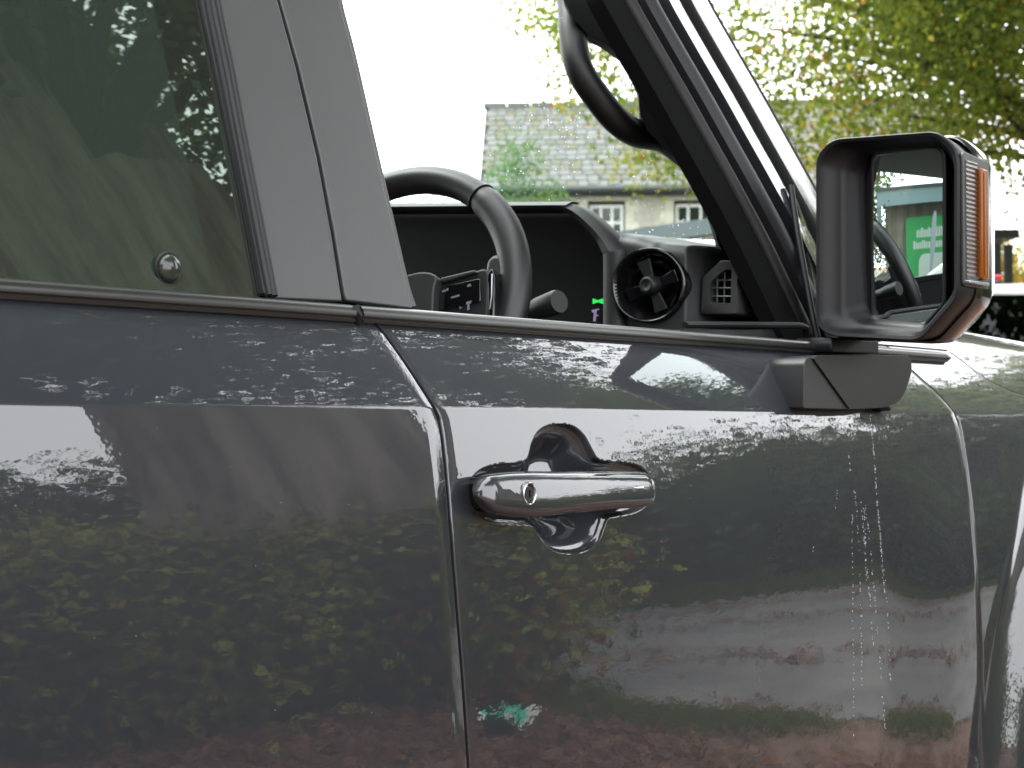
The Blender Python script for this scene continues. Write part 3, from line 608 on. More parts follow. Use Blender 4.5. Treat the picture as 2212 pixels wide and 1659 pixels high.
zs_h = np.unique(np.round(np.concatenate([zs[(zs < hz0-.006) | (zs > hz1+.006)], np.arange(hz0-.006, hz1+.006, .0009)]), 5))
XLm = lambda z: seamR(z); xl0, xr0 = float(seamR(1.09)), float(seamF(1.09))
sh0, sh1 = (hx0-.008-xl0)/(xr0-xl0), (hx1+.008-xl0)/(xr0-xl0)
sn = np.unique(np.concatenate([np.linspace(0, max(sh0, .005), 3), np.arange(max(sh0, .005), sh1, .0011/(xr0-xl0)), np.linspace(sh1, 1, 60)]))
bd = skin('front_door', seamR, seamF, zs_h, sn, CAR, disp=dent); bd['label'] = 'front door with the handle'
rd_ = skin('rear_door', lambda z: np.full(np.shape(z), -.25), seamR, zs, np.linspace(0, 1, 90), CAR, eL=False)
# front fender: upper edge falls forward along the bonnet shut line
fs = [surf(u, v, Yb) for u, v in ((2052, 762), (2080, 782), (2110, 806), (2140, 827), (2175, 845), (2212, 858))]
fsx = np.array([p[0] for p in fs]+[3.4]); fsz = np.array([min(p[2], 1.272) for p in fs]+[fs[-1][2]-.03])
def fender():
    V = []; xs = np.linspace(0, 1, 130); nz = 150; tt = np.linspace(0, 1, nz)
    for i, s in enumerate(xs):
        col = []
        for t in tt:
            z = .5+(1.1697-.5)*(t/.7) if t < .7 else 1.1702+(t-.7)/.3*(max(1.176, 0)-1.1702)
            if t >= .7:
                zt_ = 1.24
                for _ in range(6): x = float(seamF(min(zt_, 1.246)))+.0036; x = x+s*(3.25-x); zt_ = .5*zt_+.5*float(np.interp(x, fsx, fsz))
                z = 1.1702+(t-.7)/.3*(zt_-1.1702)
            xl = float(seamF(min(z, 1.246)))+.0036; x = xl+s*(3.25-xl); col.append((x, float(Yb(x, z)), z))
        V += col
    F = [(i*nz+j, (i+1)*nz+j, (i+1)*nz+j+1, i*nz+j+1) for i in range(129) for j in range(nz-1)]
    # turned-in rear edge
    n0 = len(V); V += [(x-.0014, y+.0014, z) for (x, y, z) in V[:nz]]; V += [(x-.0016, y+.02, z) for (x, y, z) in V[:nz]]
    F += [(j, j+1, n0+j+1, n0+j) for j in range(nz-1)] + [(n0+j, n0+j+1, n0+nz+j+1, n0+nz+j) for j in range(nz-1)]
    n1 = len(V); top = [V[i*nz+nz-1] for i in range(130)]; V += [(x, y+.002, z+.002) for x, y, z in top]; V += [(x, y+.02, z-.002) for x, y, z in top]
    F += [(i*nz+nz-1, (i+1)*nz+nz-1, n1+i+1, n1+i) for i in range(129)] + [(n1+i, n1+i+1, n1+130+i+1, n1+130+i) for i in range(129)]
    return mk('front_wing', V, F, PAINT, CAR, ang=50)
fender()
# bonnet
def bonnet():
    pr = catmull([(YBELT, ZB), (YBELT+.013, 1.262), (YBELT+.030, 1.283), (YBELT+.055, 1.303), (YBELT+.09, 1.316), (YBELT+.15, 1.3245), (YBELT+.32, 1.333), (YBELT+.6, 1.338), (YBELT+.92, 1.340)], 6)
    sh = [(float(np.interp(z, _zz, _yy)), z) for z in np.linspace(1.18, 1.281, 24)]
    prof = sh+[tuple(p) for p in pr if p[1] > 1.285]; V = []; xs = np.linspace(2.07, 3.3, 90)
    for x in xs:
        z0 = float(np.interp(x, fsx, fsz))+.0046; drop = .07*max(0, (x-2.1))**1.0*.35
        a = [(y, z) for y, z in prof if z >= z0]; y0 = float(np.interp(z0, [p[1] for p in sh], [p[0] for p in sh]))
        a = [(y0, z0)]+a; d = np.concatenate([[0], np.cumsum([math.dist(a[i], a[i+1]) for i in range(len(a)-1)])]); q = np.linspace(0, 1, 60)**1.3*d[-1]
        yy = np.interp(q, d, [p[0] for p in a]); zz = np.interp(q, d, [p[1] for p in a])
        V += [(x, y+float(plan(x)), z-drop*sst(1.27, 1.31, z)) for y, z in zip(yy, zz)]
    n = 60; F = [(i*n+j, (i+1)*n+j, (i+1)*n+j+1, i*n+j+1) for i in range(89) for j in range(n-1)]
    e0 = len(V); V += [(V[i*n][0], V[i*n][1]+.002, V[i*n][2]-.0015) for i in range(90)]; V += [(V[i*n][0], V[i*n][1]+.025, V[i*n][2]-.001) for i in range(90)]
    F += [(i*n, (i+1)*n, e0+i+1, e0+i) for i in range(89)]+[(e0+i, e0+i+1, e0+91+i, e0+90+i) for i in range(89)]
    o = mk('bonnet', V, F, PAINT, CAR, ang=60)
    mir = [(x, 2*1.90-y, z) for x, y, z in V[:90*n]]
    mk('bonnet', mir, F[:89*(n-1)], PAINT, CAR, ang=60)
bonnet()
# black inner sheet behind the gaps, darkening them like shade
nzz = np.linspace(.45, ZB-.004, 40); xx = np.linspace(-.3, 3.2, 60); V = [(x, float(Yb(x, z))+.024+float(dent(np.array([x]), np.array([z]))[0])*1.3, z) for x in xx for z in nzz]
mk('door_frame_inner', V, [(i*40+j, (i+1)*40+j, (i+1)*40+j+1, i*40+j+1) for i in range(59) for j in range(39)], BLK, CAR)
for sm_ in (seamR, seamF):
    m_ = MB(); zq = np.linspace(.5, ZB-.003, 90); rg = []
    for z in zq:
        x = float(sm_(z)); y = float(Yb(x, z))+.0062; rg.append([(x-.006, y, z), (x+.006, y, z), (x+.006, y+.004, z), (x-.006, y+.004, z)])
    m_.loft(rg); m_.obj('door_gap_dark_strip', BLK, CAR)  # black ribbon set into the seam, its colour stands for the gap's shade
# --- belt mouldings: swept section
def moulding(name, x0, x1, parent, n=60, endcut=0, zo=0, tip=0):
    sec = [(.010, ZB+.0135), (.0015, ZB+.0132), (-.0035, ZB+.0118), (-.0062, ZB+.0090), (-.0072, ZB+.0055), (-.0070, ZB+.0030), (-.0052, ZB+.0018), (-.0050, ZB+.0010), (-.0062, ZB+.0002), (-.0058, ZB-.0016), (-.0030, ZB-.0026), (.004, ZB-.003)]
    rings = []
    for x in np.linspace(x0, x1, n):
        k = 1.0
        if tip and x > x1-tip: k = max(.15, math.sqrt(max(0, 1-((x-(x1-tip))/tip)**2)))
        rings.append([(x+endcut*(z-ZB)/.014, YBELT+float(plan(x))+dy, ZB+.005+(z-ZB-.005)*k+zo) for dy, z in sec])
    return MB().loft(rings).obj(name, TRIM2, parent, ang=40)
xj = float(plP(766, 665, (0, YBELT, 0), (0, 1, 0))[0])
moulding('belt_moulding', -.25, xj-.0045, rd_, endcut=.0); moulding('belt_moulding', xj+.0045, surf(2046, 765, lambda x, z: YBELT+float(plan(x)))[0], bd, n=110, tip=.02)
MB().tube([(xj-.003, YBELT-.0035, ZB+.012), (xj-.001, YBELT-.0058, ZB+.004), (xj+.001, YBELT-.002, ZB-.003)], .0036, 10).obj('moulding_joint', RUB, bd)
# --- greenhouse
def gp(u, v, off=0): return surf(u, v, Yg, off)
def plate(name, pix, off, th, mt, parent, bv=.002, vec=None):
    pts = [gp(u, v, off) for u, v in pix]; m_ = MB(); m_.prism(pts, np.array([0, th, 0]) if vec is None else np.array(vec)); o = m_.obj(name, mt, parent, ang=30)
    if bv: bevel(o, bv, 3)
    return o
# rear side window glass (gently barrelled)
GX0, GX1 = -.25, gp(566, 632)[0]
def gY(x, z): return Yg(x, z)+.008+.020*(x-.5)**2*-0.0
nx, nz = 50, 40; V = []
bl = gp(560, 628); tl_ = gp(428, -60)
for j in range(nz):
    z = 1.255+(1.80-1.255)*j/(nz-1); xr_ = np.interp(z, [bl[2], tl_[2]], [bl[0]+.008, tl_[0]+.008])
    for i in range(nx): x = GX0+(xr_-GX0)*i/(nx-1); V.append((x, float(gY(x, z)), z))
mk('window_glass', V, [(j*nx+i, j*nx+i+1, (j+1)*nx+i+1, (j+1)*nx+i) for j in range(nz-1) for i in range(nx-1)], GLREAR, rd_, ang=0)
def gtube(name, pix, off, r, mt, parent, flat=1, n=10):
    return MB().tube(catmull([gp(u, v, off) for u, v in pix], 6), r, n, flat=flat, upv=(0, 1, 0)).obj(name, mt, parent)
gtube('window_seal', [(441, -40), (452, 30), (475, 140), (505, 290), (535, 440), (556, 550), (572, 636)], .004, .0045, RUB, rd_)
gtube('window_seal', [(452, -40), (463, 30), (486, 140), (515, 290), (544, 440), (565, 550), (582, 638)], .0005, .0042, RIBR, rd_)
gtube('window_seal', [(461, -40), (472, 30), (495, 140), (523, 290), (552, 440), (573, 550), (590, 640)], -.0005, .0042, RIBR, rd_)
gtube('window_seal', [(430, -40), (441, 30), (465, 140), (496, 290), (527, 440), (548, 550), (564, 634)], .007, .0035, RUB, rd_)
plate('pillar_trim', [(468, -60), (480, 30), (502, 140), (531, 290), (559, 440), (579, 550), (594, 645), (741, 652), (738, 636), (716, 500), (686, 340), (640, 145), (600, -1), (586, -60)], .0, .012, TRIM, rd_)
plate('pillar_trim', [(592, -60), (607, 0), (648, 145), (694, 340), (724, 500), (746, 636), (750, 650), (893, 668), (878, 610), (850, 490), (806, 300), (765, 120), (738, 20), (722, -60)], .0, .012, TRIM, bd)
plate('pillar_core', [(400, -80), (560, 660), (880, 672), (760, 120), (715, -80)], .020, .05, BLK, CAR, bv=0)
# rounded return edge on the window side of the door pillar
gtube('pillar_edge', [(716, -60), (731, 20), (757, 120), (798, 300), (842, 490), (870, 610), (887, 665)], .006, .0055, TRIM, bd)
sc1 = gp(364, 581, .006)
m_ = MB(); rings = []
for k in range(9):
    a = k/8*math.pi/2; rr = .0105*math.cos(a); hh_ = .006*math.sin(a)
    rings.append([sc1+np.array([rr*math.cos(t)*1.05, -hh_-.0008, rr*math.sin(t)*1.1]) for t in np.linspace(0, 2*math.pi, 24, endpoint=False)])
m_.loft(rings).obj('suction_cup', mat('dark_clear_dome', (.02, .025, .02), rough=.08, spec=.45), rd_)
MB().tube([sc1+np.array([.0125*math.cos(t), 0, .0125*math.sin(t)]) for t in np.linspace(0, 2*math.pi, 28, endpoint=False)], .0012, 6, closed=True, upv=(0, 1, 0)).obj('suction_ring', RIBR, rd_)
# --- door handle grip
hc = lambda u, v: plY(u, v, .917)
top = catmull([(1022, 1052), (1038, 1030), (1080, 1021), (1135, 1018), (1200, 1018), (1290, 1017), (1360, 1018), (1393, 1023), (1404, 1046)], 5)
bot = catmull([(1022, 1082), (1042, 1104), (1080, 1113), (1130, 1117), (1200, 1110), (1290, 1101), (1360, 1096), (1392, 1088), (1404, 1062)], 5)
T3 = np.array([hc(*p) for p in top]); B3 = np.array([hc(*p) for p in bot])
xs_ = np.linspace(T3[0, 0], T3[-1, 0], 70); xs_ = xs_[0]+(xs_[-1]-xs_[0])*(.5-.5*np.cos(np.linspace(0, math.pi, 70)))
zt_ = np.interp(xs_, T3[:, 0], T3[:, 2]); zb_ = np.interp(xs_, B3[:, 0], B3[:, 2]); rings = []
KX = hc(1112, 1065)
for i, x in enumerate(xs_):
    s = (x-xs_[0])/(xs_[-1]-xs_[0]); e = min(s, 1-s); cap = math.sqrt(max(0, 1-(1-min(1, e/.075))**2)); h_ = (zt_[i]-zb_[i])/2*max(cap, .02)**.6; zc_ = (zt_[i]+zb_[i])/2
    th = (.0125+.003*math.sin(math.pi*s))*max(cap, .05)
    ring = []
    for k in range(40):
        a = 2*math.pi*k/40; ca, sa = math.cos(a), math.sin(a)
        sz = np.sign(sa)*abs(sa)**.7; ring.append((x, .9155+math.tan(rad(9))*h_*sz-th*np.sign(ca)*abs(ca)**.6*(1 if ca > 0 else .7), zc_+h_*sz))
    rings.append(ring)
gr = MB().loft(rings).obj('door_handle', PAINT, bd, ang=0)
for xa, xb, nm in ((1045, 1125, 'handle_mount'), (1330, 1395, 'handle_mount')):
    a = hc(xa, 1065); b = hc(xb, 1060); m_ = MB(); m_.box(((a[0]+b[0])/2, .928, (a[2]+b[2])/2), (b[0]-a[0], .034, .026)); bevel(m_.obj(nm, GLOSSB, bd), .006)
kc = np.array([KX[0], .9155-.0150, KX[2]]); circ = lambda r, y, n=36: [kc+np.array([r*math.cos(t)*.9, y, r*math.sin(t)]) for t in np.linspace(0, 2*math.pi, n, endpoint=False)]
MB().loft([circ(.0105, .004), circ(.0104, -.0002), circ(.0094, -.0008), circ(.0082, .0006), circ(.0072, .0035)], True, True).obj('key_lock', SILV, gr)
MB().tube(circ(.0093, -.0004), .00042, 8, closed=True, upv=(0, 1, 0)).obj('lock_ring', CHR, gr)
MB().loft([circ(.0068, -.0001, 24), circ(.0045, .0006, 24)], True, True).obj('lock_face', mat('lock_barrel', (.02, .02, .022), rough=.35, spec=.4), gr)
m_ = MB(); m_.box(kc+np.array([0, -.0003, 0]), (.0014, .001, .0062)); m_.obj('key_slot', BLK, gr, smooth=False)
m_ = MB(); a = plY(1369, 1053, .9022); b = plY(1389, 1053, .9028); m_.box((a+b)/2, (abs(b[0]-a[0]), .0014, .0014)); m_.obj('touch_mark', WMARK, gr, smooth=False)
m_ = MB(); a = plY(1160, 1108, .912); m_.box(a+np.array([.006, 0, 0]), (.020, .004, .006)); bevel(m_.obj('lock_cover', SILV, gr), .0012)
# --- dried drip marks under the mirror
def trail(P_, n, jit, g_, r=(.0004, .0009)):
    P_ = np.array(P_, float); d_ = np.concatenate([[0], np.cumsum(np.linalg.norm(np.diff(P_, axis=0), axis=1))]); out = []
    for q in np.sort(g_.random(n))*d_[-1]:
        out.append((np.interp(q, d_, P_[:, 0])+g_.normal()*jit, np.interp(q, d_, P_[:, 1]), g_.uniform(*r)))
    return out
g_ = np.random.default_rng(3); D_ = []
for P_, n in (([(1880, 897), (1886, 960), (1893, 1060), (1903, 1180), (1912, 1290)], 120), ([(1834, 980), (1836, 1020)], 8), ([(1841, 1090), (1842, 1280), (1843, 1420), (1844, 1600)], 46), ([(1846, 1060), (1850, 1100), (1856, 1200), (1860, 1330), (1862, 1480)], 48), ([(1858, 1075), (1868, 1110), (1870, 1200), (1880, 1300), (1886, 1400)], 52), ([(1868, 1090), (1875, 1130), (1882, 1210), (1890, 1290), (1900, 1420), (1912, 1580)], 56), ([(1862, 1100), (1866, 1160), (1873, 1260)], 26), ([(1912, 1240), (1918, 1340), (1924, 1480)], 20), ([(1808, 1046), (1806, 1100)], 5), ([(1757, 1180), (1757, 1200)], 3)):
    D_ += trail(P_, n, .8, g_)
for _ in range(25): D_.append((g_.uniform(1250, 2100), g_.uniform(900, 1650), g_.uniform(.00012, .00028)))
for _ in range(20): D_.append((g_.uniform(10, 980), g_.uniform(900, 1650), g_.uniform(.00012, .00028)))
m_ = MB()
for u, v, r_ in D_:
    p = surf(u, v, Yb); v_ = [p+np.array([r_*math.cos(t), -.0001, r_*1.3*math.sin(t)]) for t in np.linspace(0, 2*math.pi, 6, endpoint=False)]+[p+np.array([0, -r_*.45-.0001, 0])]
    m_.add(v_, [(i, (i+1) % 6, 6) for i in range(6)])
o = m_.obj('dried_droplets', DROP, CAR, ang=0); o['kind'] = 'stuff'
# --- A pillar: exterior strips from inner to outer
def strip(name, pix, wpix, off, th, mt, parent, bulge=.0, n=9, tilt=0):
    """long curved strip: left edge through pix, width wpix in the picture, rounded across"""
    L = catmull([np.array(p, float) for p in pix], 8); rings = []
    for q in L:
        a = gp(q[0], q[1], off); b = gp(q[0]+wpix, q[1]+wpix*.0, off+tilt); ring = []
        nrm = np.array([.15, -.95, .28]); nrm /= np.linalg.norm(nrm)
        for k in range(n):
            t = k/(n-1); ring.append(a+(b-a)*t+nrm*bulge*math.sin(math.pi*t))
        ring += [b-nrm*th, a-nrm*th]; rings.append(ring)
    return MB().loft(rings).obj(name, mt, parent, ang=50)
AP = lambda dx: [(1440+dx, -40), (1452+dx, 0), (1508+dx, 100), (1566+dx, 200), (1622+dx, 300), (1678+dx, 400), (1742+dx, 520), (1800+dx, 640), (1845+dx, 735)]
strip('windscreen_pillar', AP(-6), 24, -.002, .02, PAINT, CAR, .0004, tilt=.0048)
strip('pillar_gutter', AP(19), 24, .002, .02, BLK, CAR, .003)
strip('windscreen_pillar_cover', AP(42), 34, .000, .02, GLOSSB, CAR, .0008, n=13, tilt=.0065)
strip('windscreen_edge_seal', AP(75), 7, .009, .02, RUB, CAR, .002)
strip('door_frame_seal', AP(-58), 26, .006, .02, RIBR, bd, .006)
strip('door_frame_groove', AP(-33), 28, .012, .02, BLK, bd, 0)
strip('door_frame_inner', AP(-150), 95, .022, .02, TRIMIN, bd, .006)
strip('door_frame_seal', AP(-98), 18, .014, .02, RUB, bd, .006)
# quarter seal fin near the mirror
gtube('window_channel_tip', [(1708, 402), (1712, 430), (1722, 500), (1740, 600), (1757, 690), (1766, 730)], -.004, .0045, RIBR, bd)
strip('pillar_lower_panel', [(1718, 418), (1733, 490), (1748, 560), (1762, 640), (1768, 700)], 52, .000, .01, PAINT, bd, .0001, tilt=.0125)
# --- interior pillar trim and grab handle
def gpi(u, v, off): return gp(u, v, off)
pt = [(1205, -60), (1218, 0), (1238, 40), (1271, 76), (1300, 90), (1338, 118), (1364, 158), (1379, 200), (1383, 250), (1400, 285), (1428, 312), (1446, 330), (1476, 356), (1505, 400), (1524, 440), (1542, 495), (1553, 535), (1580, 547), (1640, 552), (1720, 640), (1770, 745), (1700, 600), (1600, 400), (1500, 210), (1440, 90), (1370, -60)]
P_ = [gpi(u, v, .085) for u, v in pt]; m_ = MB(); m_.prism(P_, np.array([.032, .022, 0])); bevel(m_.obj('pillar_inner_trim', TRIMIN, CAR, ang=30), .008, 3)
pt2 = [(1560, 545), (1600, 560), (1700, 560), (1770, 745), (1600, 745)]
gpth = [(1215, -50), (1232, 0), (1238, 80), (1252, 150), (1292, 213), (1334, 262), (1375, 288), (1430, 300), (1475, 330)]
MB().tube(catmull([gpi(u, v, .105) for u, v in gpth], 7), [.0182]*57, 16, flat=.95, upv=(0, 1, 0)).obj('grab_handle', DASHD, CAR)
# --- windscreen
wb = np.array([2.16, 1.15, 1.30]); wt = np.array([1.42, 1.27, 1.86]); V = []; nx, ny = 2, 30
for j in range(12):
    t = j/11
    for i in range(24):
        s = i/23; y = (wb[1]+(wt[1]-wb[1])*t); Y = y+(3.80-2*y)*s; x = wb[0]+(wt[0]-wb[0])*t+.10*math.sin(math.pi*s)-.06*math.sin(math.pi*s)*t
        V.append((x, Y, wb[2]+(wt[2]-wb[2])*t))
mk('windscreen', V, [(j*24+i, j*24+i+1, (j+1)*24+i+1, (j+1)*24+i) for j in range(11) for i in range(23)], GLWS, CAR, ang=0)
m_ = MB(); m_.box((2.08, 1.9, 1.285), (.22, 1.74, .04)); bevel(m_.obj('scuttle_panel', DASHD, CAR), .01)
# --- cabin shell: roof, floor, far side, firewall
SHD = mat('cabin_lining', (.03, .03, .032), rough=.8)
m_ = MB(); m_.box((-.2, 1.9, 1.90), (3.3, 1.50, .06)); bevel(m_.obj('roof_panel', PAINT, CAR), .02); m_ = MB(); m_.box((-.2, 1.9, 1.855), (3.2, 1.44, .02)); m_.obj('roof_lining', SHD, CAR)
m_ = MB(); m_.prism([(-1.6, 2.79, 1.25), (.95, 2.79, 1.25), (.86, 2.68, 1.86), (-1.6, 2.68, 1.86)], (0, .004, 0)); m_.obj('side_window', GLCLR, CAR)
m_ = MB(); m_.box((.9, 1.9, .48), (2.6, 1.8, .06)); m_.obj('floor_pan', SHD, CAR)
m_ = MB(); m_.box((2.22, 1.9, .85), (.04, 1.7, .8)); m_.obj('firewall', SHD, CAR)
m_ = MB(); m_.box((.3, 2.80, .86), (3.8, .10, .76)); bevel(m_.obj('passenger_door', PAINT, CAR), .02)
m_ = MB(); m_.box((.3, 2.74, 1.245), (3.8, .05, .03)); bevel(m_.obj('passenger_sill', RUB, CAR), .006)
m_ = MB(); m_.prism([(.93, 2.80, 1.25), (1.10, 2.80, 1.25), (.95, 2.68, 1.86), (.84, 2.68, 1.86)], (0, .05, 0)); m_.obj('passenger_middle_pillar', DASHD, CAR)
MB().tube([(2.1, 2.78, 1.25), (1.5, 2.66, 1.86)], .04, 8).obj('windscreen_pillar', DASHD, CAR)
m_ = MB(); m_.prism([(-1.6, 1.0, .5), (-1.6, 1.0, 1.9), (-1.6, 2.7, 1.9), (-1.6, 2.7, .5)], (-.04, 0, 0)); m_.obj('rear_bulkhead', SHD, CAR)
m_ = MB(); m_.prism([gp(428, -20, .02), gp(740, -20, .02), gp(740, -160, .02), gp(-400, -160, .02), gp(-400, -20, .02)], (0, .05, 0)); m_.obj('roof_rail', RUB, CAR)
m_ = MB(); m_.box((1.48, 1.06, .86), (1.0, .06, .74)); bevel(m_.obj('door_card', DASHD, bd), .01)
MB().tube(catmull([gp(1480, 702, .028), gp(1600, 702, .028), (plX(1700, 703, 1.83)), plX(1738, 706, 1.87), plX(1742, 720, 1.88)], 6), .004, 8).obj('inner_belt_seal', RUB, bd)
m_ = MB(); m_.prism([gp(1470, 712, .03), gp(1740, 712, .03), gp(1740, 740, .03), gp(1470, 740, .03)], (0, .02, 0)); m_.obj('door_card_top', DASH, bd)
# --- dashboard
dp = empty('dashboard_part', (0, 0, 0), None, None) if False else None
def xp(u, v, X): return plX(u, v, X)
def XD(u): return float(np.interp(u, [1300, 1345, 1408, 1480, 1520, 1590, 1700], [1.808, 1.809, 1.808, 1.818, 1.845, 1.90, 1.985]))
dtop = [(1200, 520), (1300, 505), (1330, 500), (1345, 505), (1372, 509), (1396, 517), (1420, 523), (1470, 527), (1520, 531), (1548, 539), (1562, 552), (1590, 561), (1650, 566), (1705, 600)]
us = np.linspace(1336, 1705, 110); rows = []
for u in us:
    vt = float(np.interp(u, [p[0] for p in dtop], [p[1] for p in dtop])); X = XD(u); T_ = xp(u, vt, X); col = []
    for k in range(7): a = k/6*math.pi/2; col.append(T_+np.array([.30-.285*math.sin(a)**.7 if k else .30, 0, -.012+.012*math.cos(a)]) if k < 6 else T_+np.array([0, 0, -.014]))
    col = [T_+np.array([.26, 0, .004]), T_+np.array([.08, 0, .003]), T_+np.array([.02, 0, .001]), T_+np.array([.009, 0, -.0015]), T_+np.array([.003, 0, -.006]), T_+np.array([0, 0, -.013])]
    B_ = xp(u, 735, X); col += [T_+np.array([0, 0, -.013])+(B_-T_-np.array([0, 0, -.013]))*q for q in np.linspace(.04, 1, 40)]
    rows.append(col)
n_ = len(rows[0]); vc0 = xp(1408, 617, 1.809); hole_ = lambda i, k: math.hypot(rows[i][k][1]-vc0[1], rows[i][k][2]-vc0[2]) < .041
DB = mk('dashboard', [p for c in rows for p in c], [(i*n_+k, (i+1)*n_+k, (i+1)*n_+k+1, i*n_+k+1) for i in range(len(rows)-1) for k in range(n_-1) if not hole_(i, k)], DASH, CAR, ang=0)
plate('pillar_base_trim', [(1478, 352), (1505, 400), (1524, 440), (1542, 495), (1553, 535), (1575, 548), (1612, 556), (1645, 610), (1680, 690), (1690, 740), (1785, 745), (1755, 650), (1700, 540), (1630, 420), (1570, 340)], .060, .05, TRIMIN, CAR, .006, (.036, .020, 0))
m_ = MB(); m_.box((2.02, 2.0, 1.20), (.22, 1.4, .2)); bevel(m_.obj('dashboard_lower', DASHD, DB), .02)
# instrument hood: ring
ho = [(700, 437), (850, 438), (1195, 435), (1225, 437), (1262, 456), (1310, 498), (1338, 535), (1342, 560), (1342, 730)]
hi_ = [(700, 456), (850, 456), (1190, 453), (1212, 455), (1240, 470), (1280, 510), (1300, 545), (1303, 565), (1303, 730)]
HO = [xp(u, v, 1.80) for u, v in ho]; HI = [xp(u, v, 1.80) for u, v in hi_]
HOc = catmull(HO, 5); HIc = catmull(HI, 5); n_ = len(HOc)
ring = lambda pts, dx, k=0: [p+np.array([dx, 0, 0]) for p in pts]
mid = [(a*.5+b*.5)+np.array([-.006, 0, 0]) for a, b in zip(HOc, HIc)]
rows = [ring(HOc, .025), ring(HOc, .004), mid, ring(HIc, .0), ring(HIc, .05)]
V = [p for r_ in rows for p in r_]; mk('instrument_hood', V, [(j*n_+i, j*n_+i+1, (j+1)*n_+i+1, (j+1)*n_+i) for j in range(4) for i in range(n_-1)], DASH, DB, ang=60)
gt = xp(850, 445, 1.80); 
m_ = MB(); m_.prism([xp(u, v, 1.852) for u, v in ((600, 446), (1195, 444), (1232, 454), (1318, 530), (1325, 735), (600, 735))], (.02, 0, 0)); SCR = m_.obj('instrument_screen', SCREEN, DB, smooth=False)
m_ = MB(); m_.prism([xp(1280, 645, 1.845), xp(1290, 649, 1.845), xp(1301, 645, 1.845), xp(1301, 656, 1.845), xp(1290, 652, 1.845), xp(1280, 656, 1.845)], (.003, 0, 0)); m_.obj('indicator_light', GREENE, SCR, smooth=False)
m_ = MB()
for q in ([(1284, 668), (1287, 668), (1284, 694), (1281, 694)], [(1287, 667), (1292, 667), (1292, 669.5), (1287, 669.5)], [(1285.5, 680), (1290, 680), (1290, 682.5), (1285.5, 682.5)], [(1278, 669), (1283, 669), (1283, 674), (1279, 675)]): m_.prism([xp(u, v, 1.845) for u, v in q], (.003, 0, 0))
m_.obj('gauge_mark', PURPE, SCR, smooth=False)
# round vent
vc = xp(1408, 617, 1.809); 
def vcirc(r, dx, n=48, ph=0): return [vc+np.array([dx-.24*r*math.sin(t+ph), r*math.sin(t+ph), r*math.cos(t+ph)]) for t in np.linspace(0, 2*math.pi, n, endpoint=False)]
RV = .0470
VO = MB().loft([vcirc(RV*1.03, .04), vcirc(RV*1.03, -.006), vcirc(RV, -.011), vcirc(RV*.955, -.010), vcirc(RV*.90, -.002), vcirc(RV*.78, .012), vcirc(RV*.74, .03)], False, True).obj('round_vent', GLOSSB, DB, ang=0)
for k in range(64):
    t = 2*math.pi*k/64; d_ = np.array([-.24*math.sin(t), math.sin(t), math.cos(t)]); e_ = np.array([-.24*math.cos(t), math.cos(t), -math.sin(t)])
    m_ = MB(); m_.prism([vc+d_*RV*.93+e_*.0011+np.array([-.0065, 0, 0]), vc+d_*RV*.93-e_*.0011+np.array([-.0065, 0, 0]), vc+d_*RV*.80-e_*.0009+np.array([.008, 0, 0]), vc+d_*RV*.80+e_*.0009+np.array([.008, 0, 0])], (-.0022, 0, 0)); m_.obj('knurl', GLOSSB, VO, smooth=False)
for k in range(4):
    t = rad(20+90*k); d_ = np.array([-.24*math.sin(t), math.sin(t), math.cos(t)]); e_ = np.array([-.24*math.cos(t), math.cos(t), -math.sin(t)])
    m_ = MB(); m_.prism([vc+d_*RV*.12+e_*.005, vc+d_*RV*.12-e_*.005, vc+d_*RV*.74-e_*.009, vc+d_*RV*.74+e_*.009], (.004, 0, 0)); bevel(m_.obj('vent_vane', GLOSSB if k % 2 else DASHD, VO), .001)
MB().loft([[vc+np.array([dx, r*math.sin(t), r*math.cos(t)]) for t in np.linspace(0, 2*math.pi, 20, endpoint=False)] for r, dx in ((.013, .012), (.0125, -.004), (.011, -.012), (.008, -.0145), (.006, -.013), (.002, -.012))]).obj('vent_knob', DASHD, VO, ang=0)
# side vent
XV = 1.838
so1 = [(1514, 680), (1518, 598), (1558, 562), (1606, 564), (1611, 574), (1594, 604), (1595, 680)]; si1 = [(1532, 653), (1535, 611), (1553, 594), (1566, 583), (1581, 583), (1580, 604), (1579, 655)]
O_ = fillet([xp(u, v, XV) for u, v in so1], .004, 5); I_ = fillet([xp(u, v, XV) for u, v in si1], .003, 5)
cO = np.mean(O_, axis=0); sh_ = lambda P, dx, k=1.0: [cO+(p-cO)*k+np.array([dx, 0, 0]) for p in P]
SV = MB().loft([sh_(O_, .06), sh_(O_, .003), sh_(O_, 0, .985), sh_(O_, -.0015, .955), sh_(I_, -.001, 1.03), sh_(I_, .001), sh_(I_, .030)], False, False).obj('side_vent', DASHL, DB, ang=50)
m_ = MB(); m_.prism(sh_(I_, .026, 1.01), (.002, 0, 0)); m_.obj('vent_back', BLK, SV, smooth=False)
for (a, b) in (((1549, 653), (1550, 597)), ((1564, 654), (1566, 584))): m_ = MB(); m_.tube([xp(*a, XV+.006), xp(*b, XV+.006)], .0009, 6); m_.obj('vent_bar', VBAR, SV)
for (a, b) in (((1532, 640), (1580, 640)), ((1533, 622), (1580, 622)), ((1540, 606), (1580, 605))): m_ = MB(); m_.tube([xp(*a, XV+.005), xp(*b, XV+.005)], .0009, 6); m_.obj('vent_slat', VBAR, SV)
for k in range(9):
    v = 582+k*14; m_ = MB(); m_.prism([xp(1602+k*1.0, v, XD(1602)-.007), xp(1640+k*4, v+3, XD(1640+k*4)-.008), xp(1640+k*4, v+9, XD(1640+k*4)-.008), xp(1602+k*1.0, v+6, XD(1602)-.007)], (.02, 0, 0)); bevel(m_.obj('speaker_slat', DASHD, DB), .001, 2)
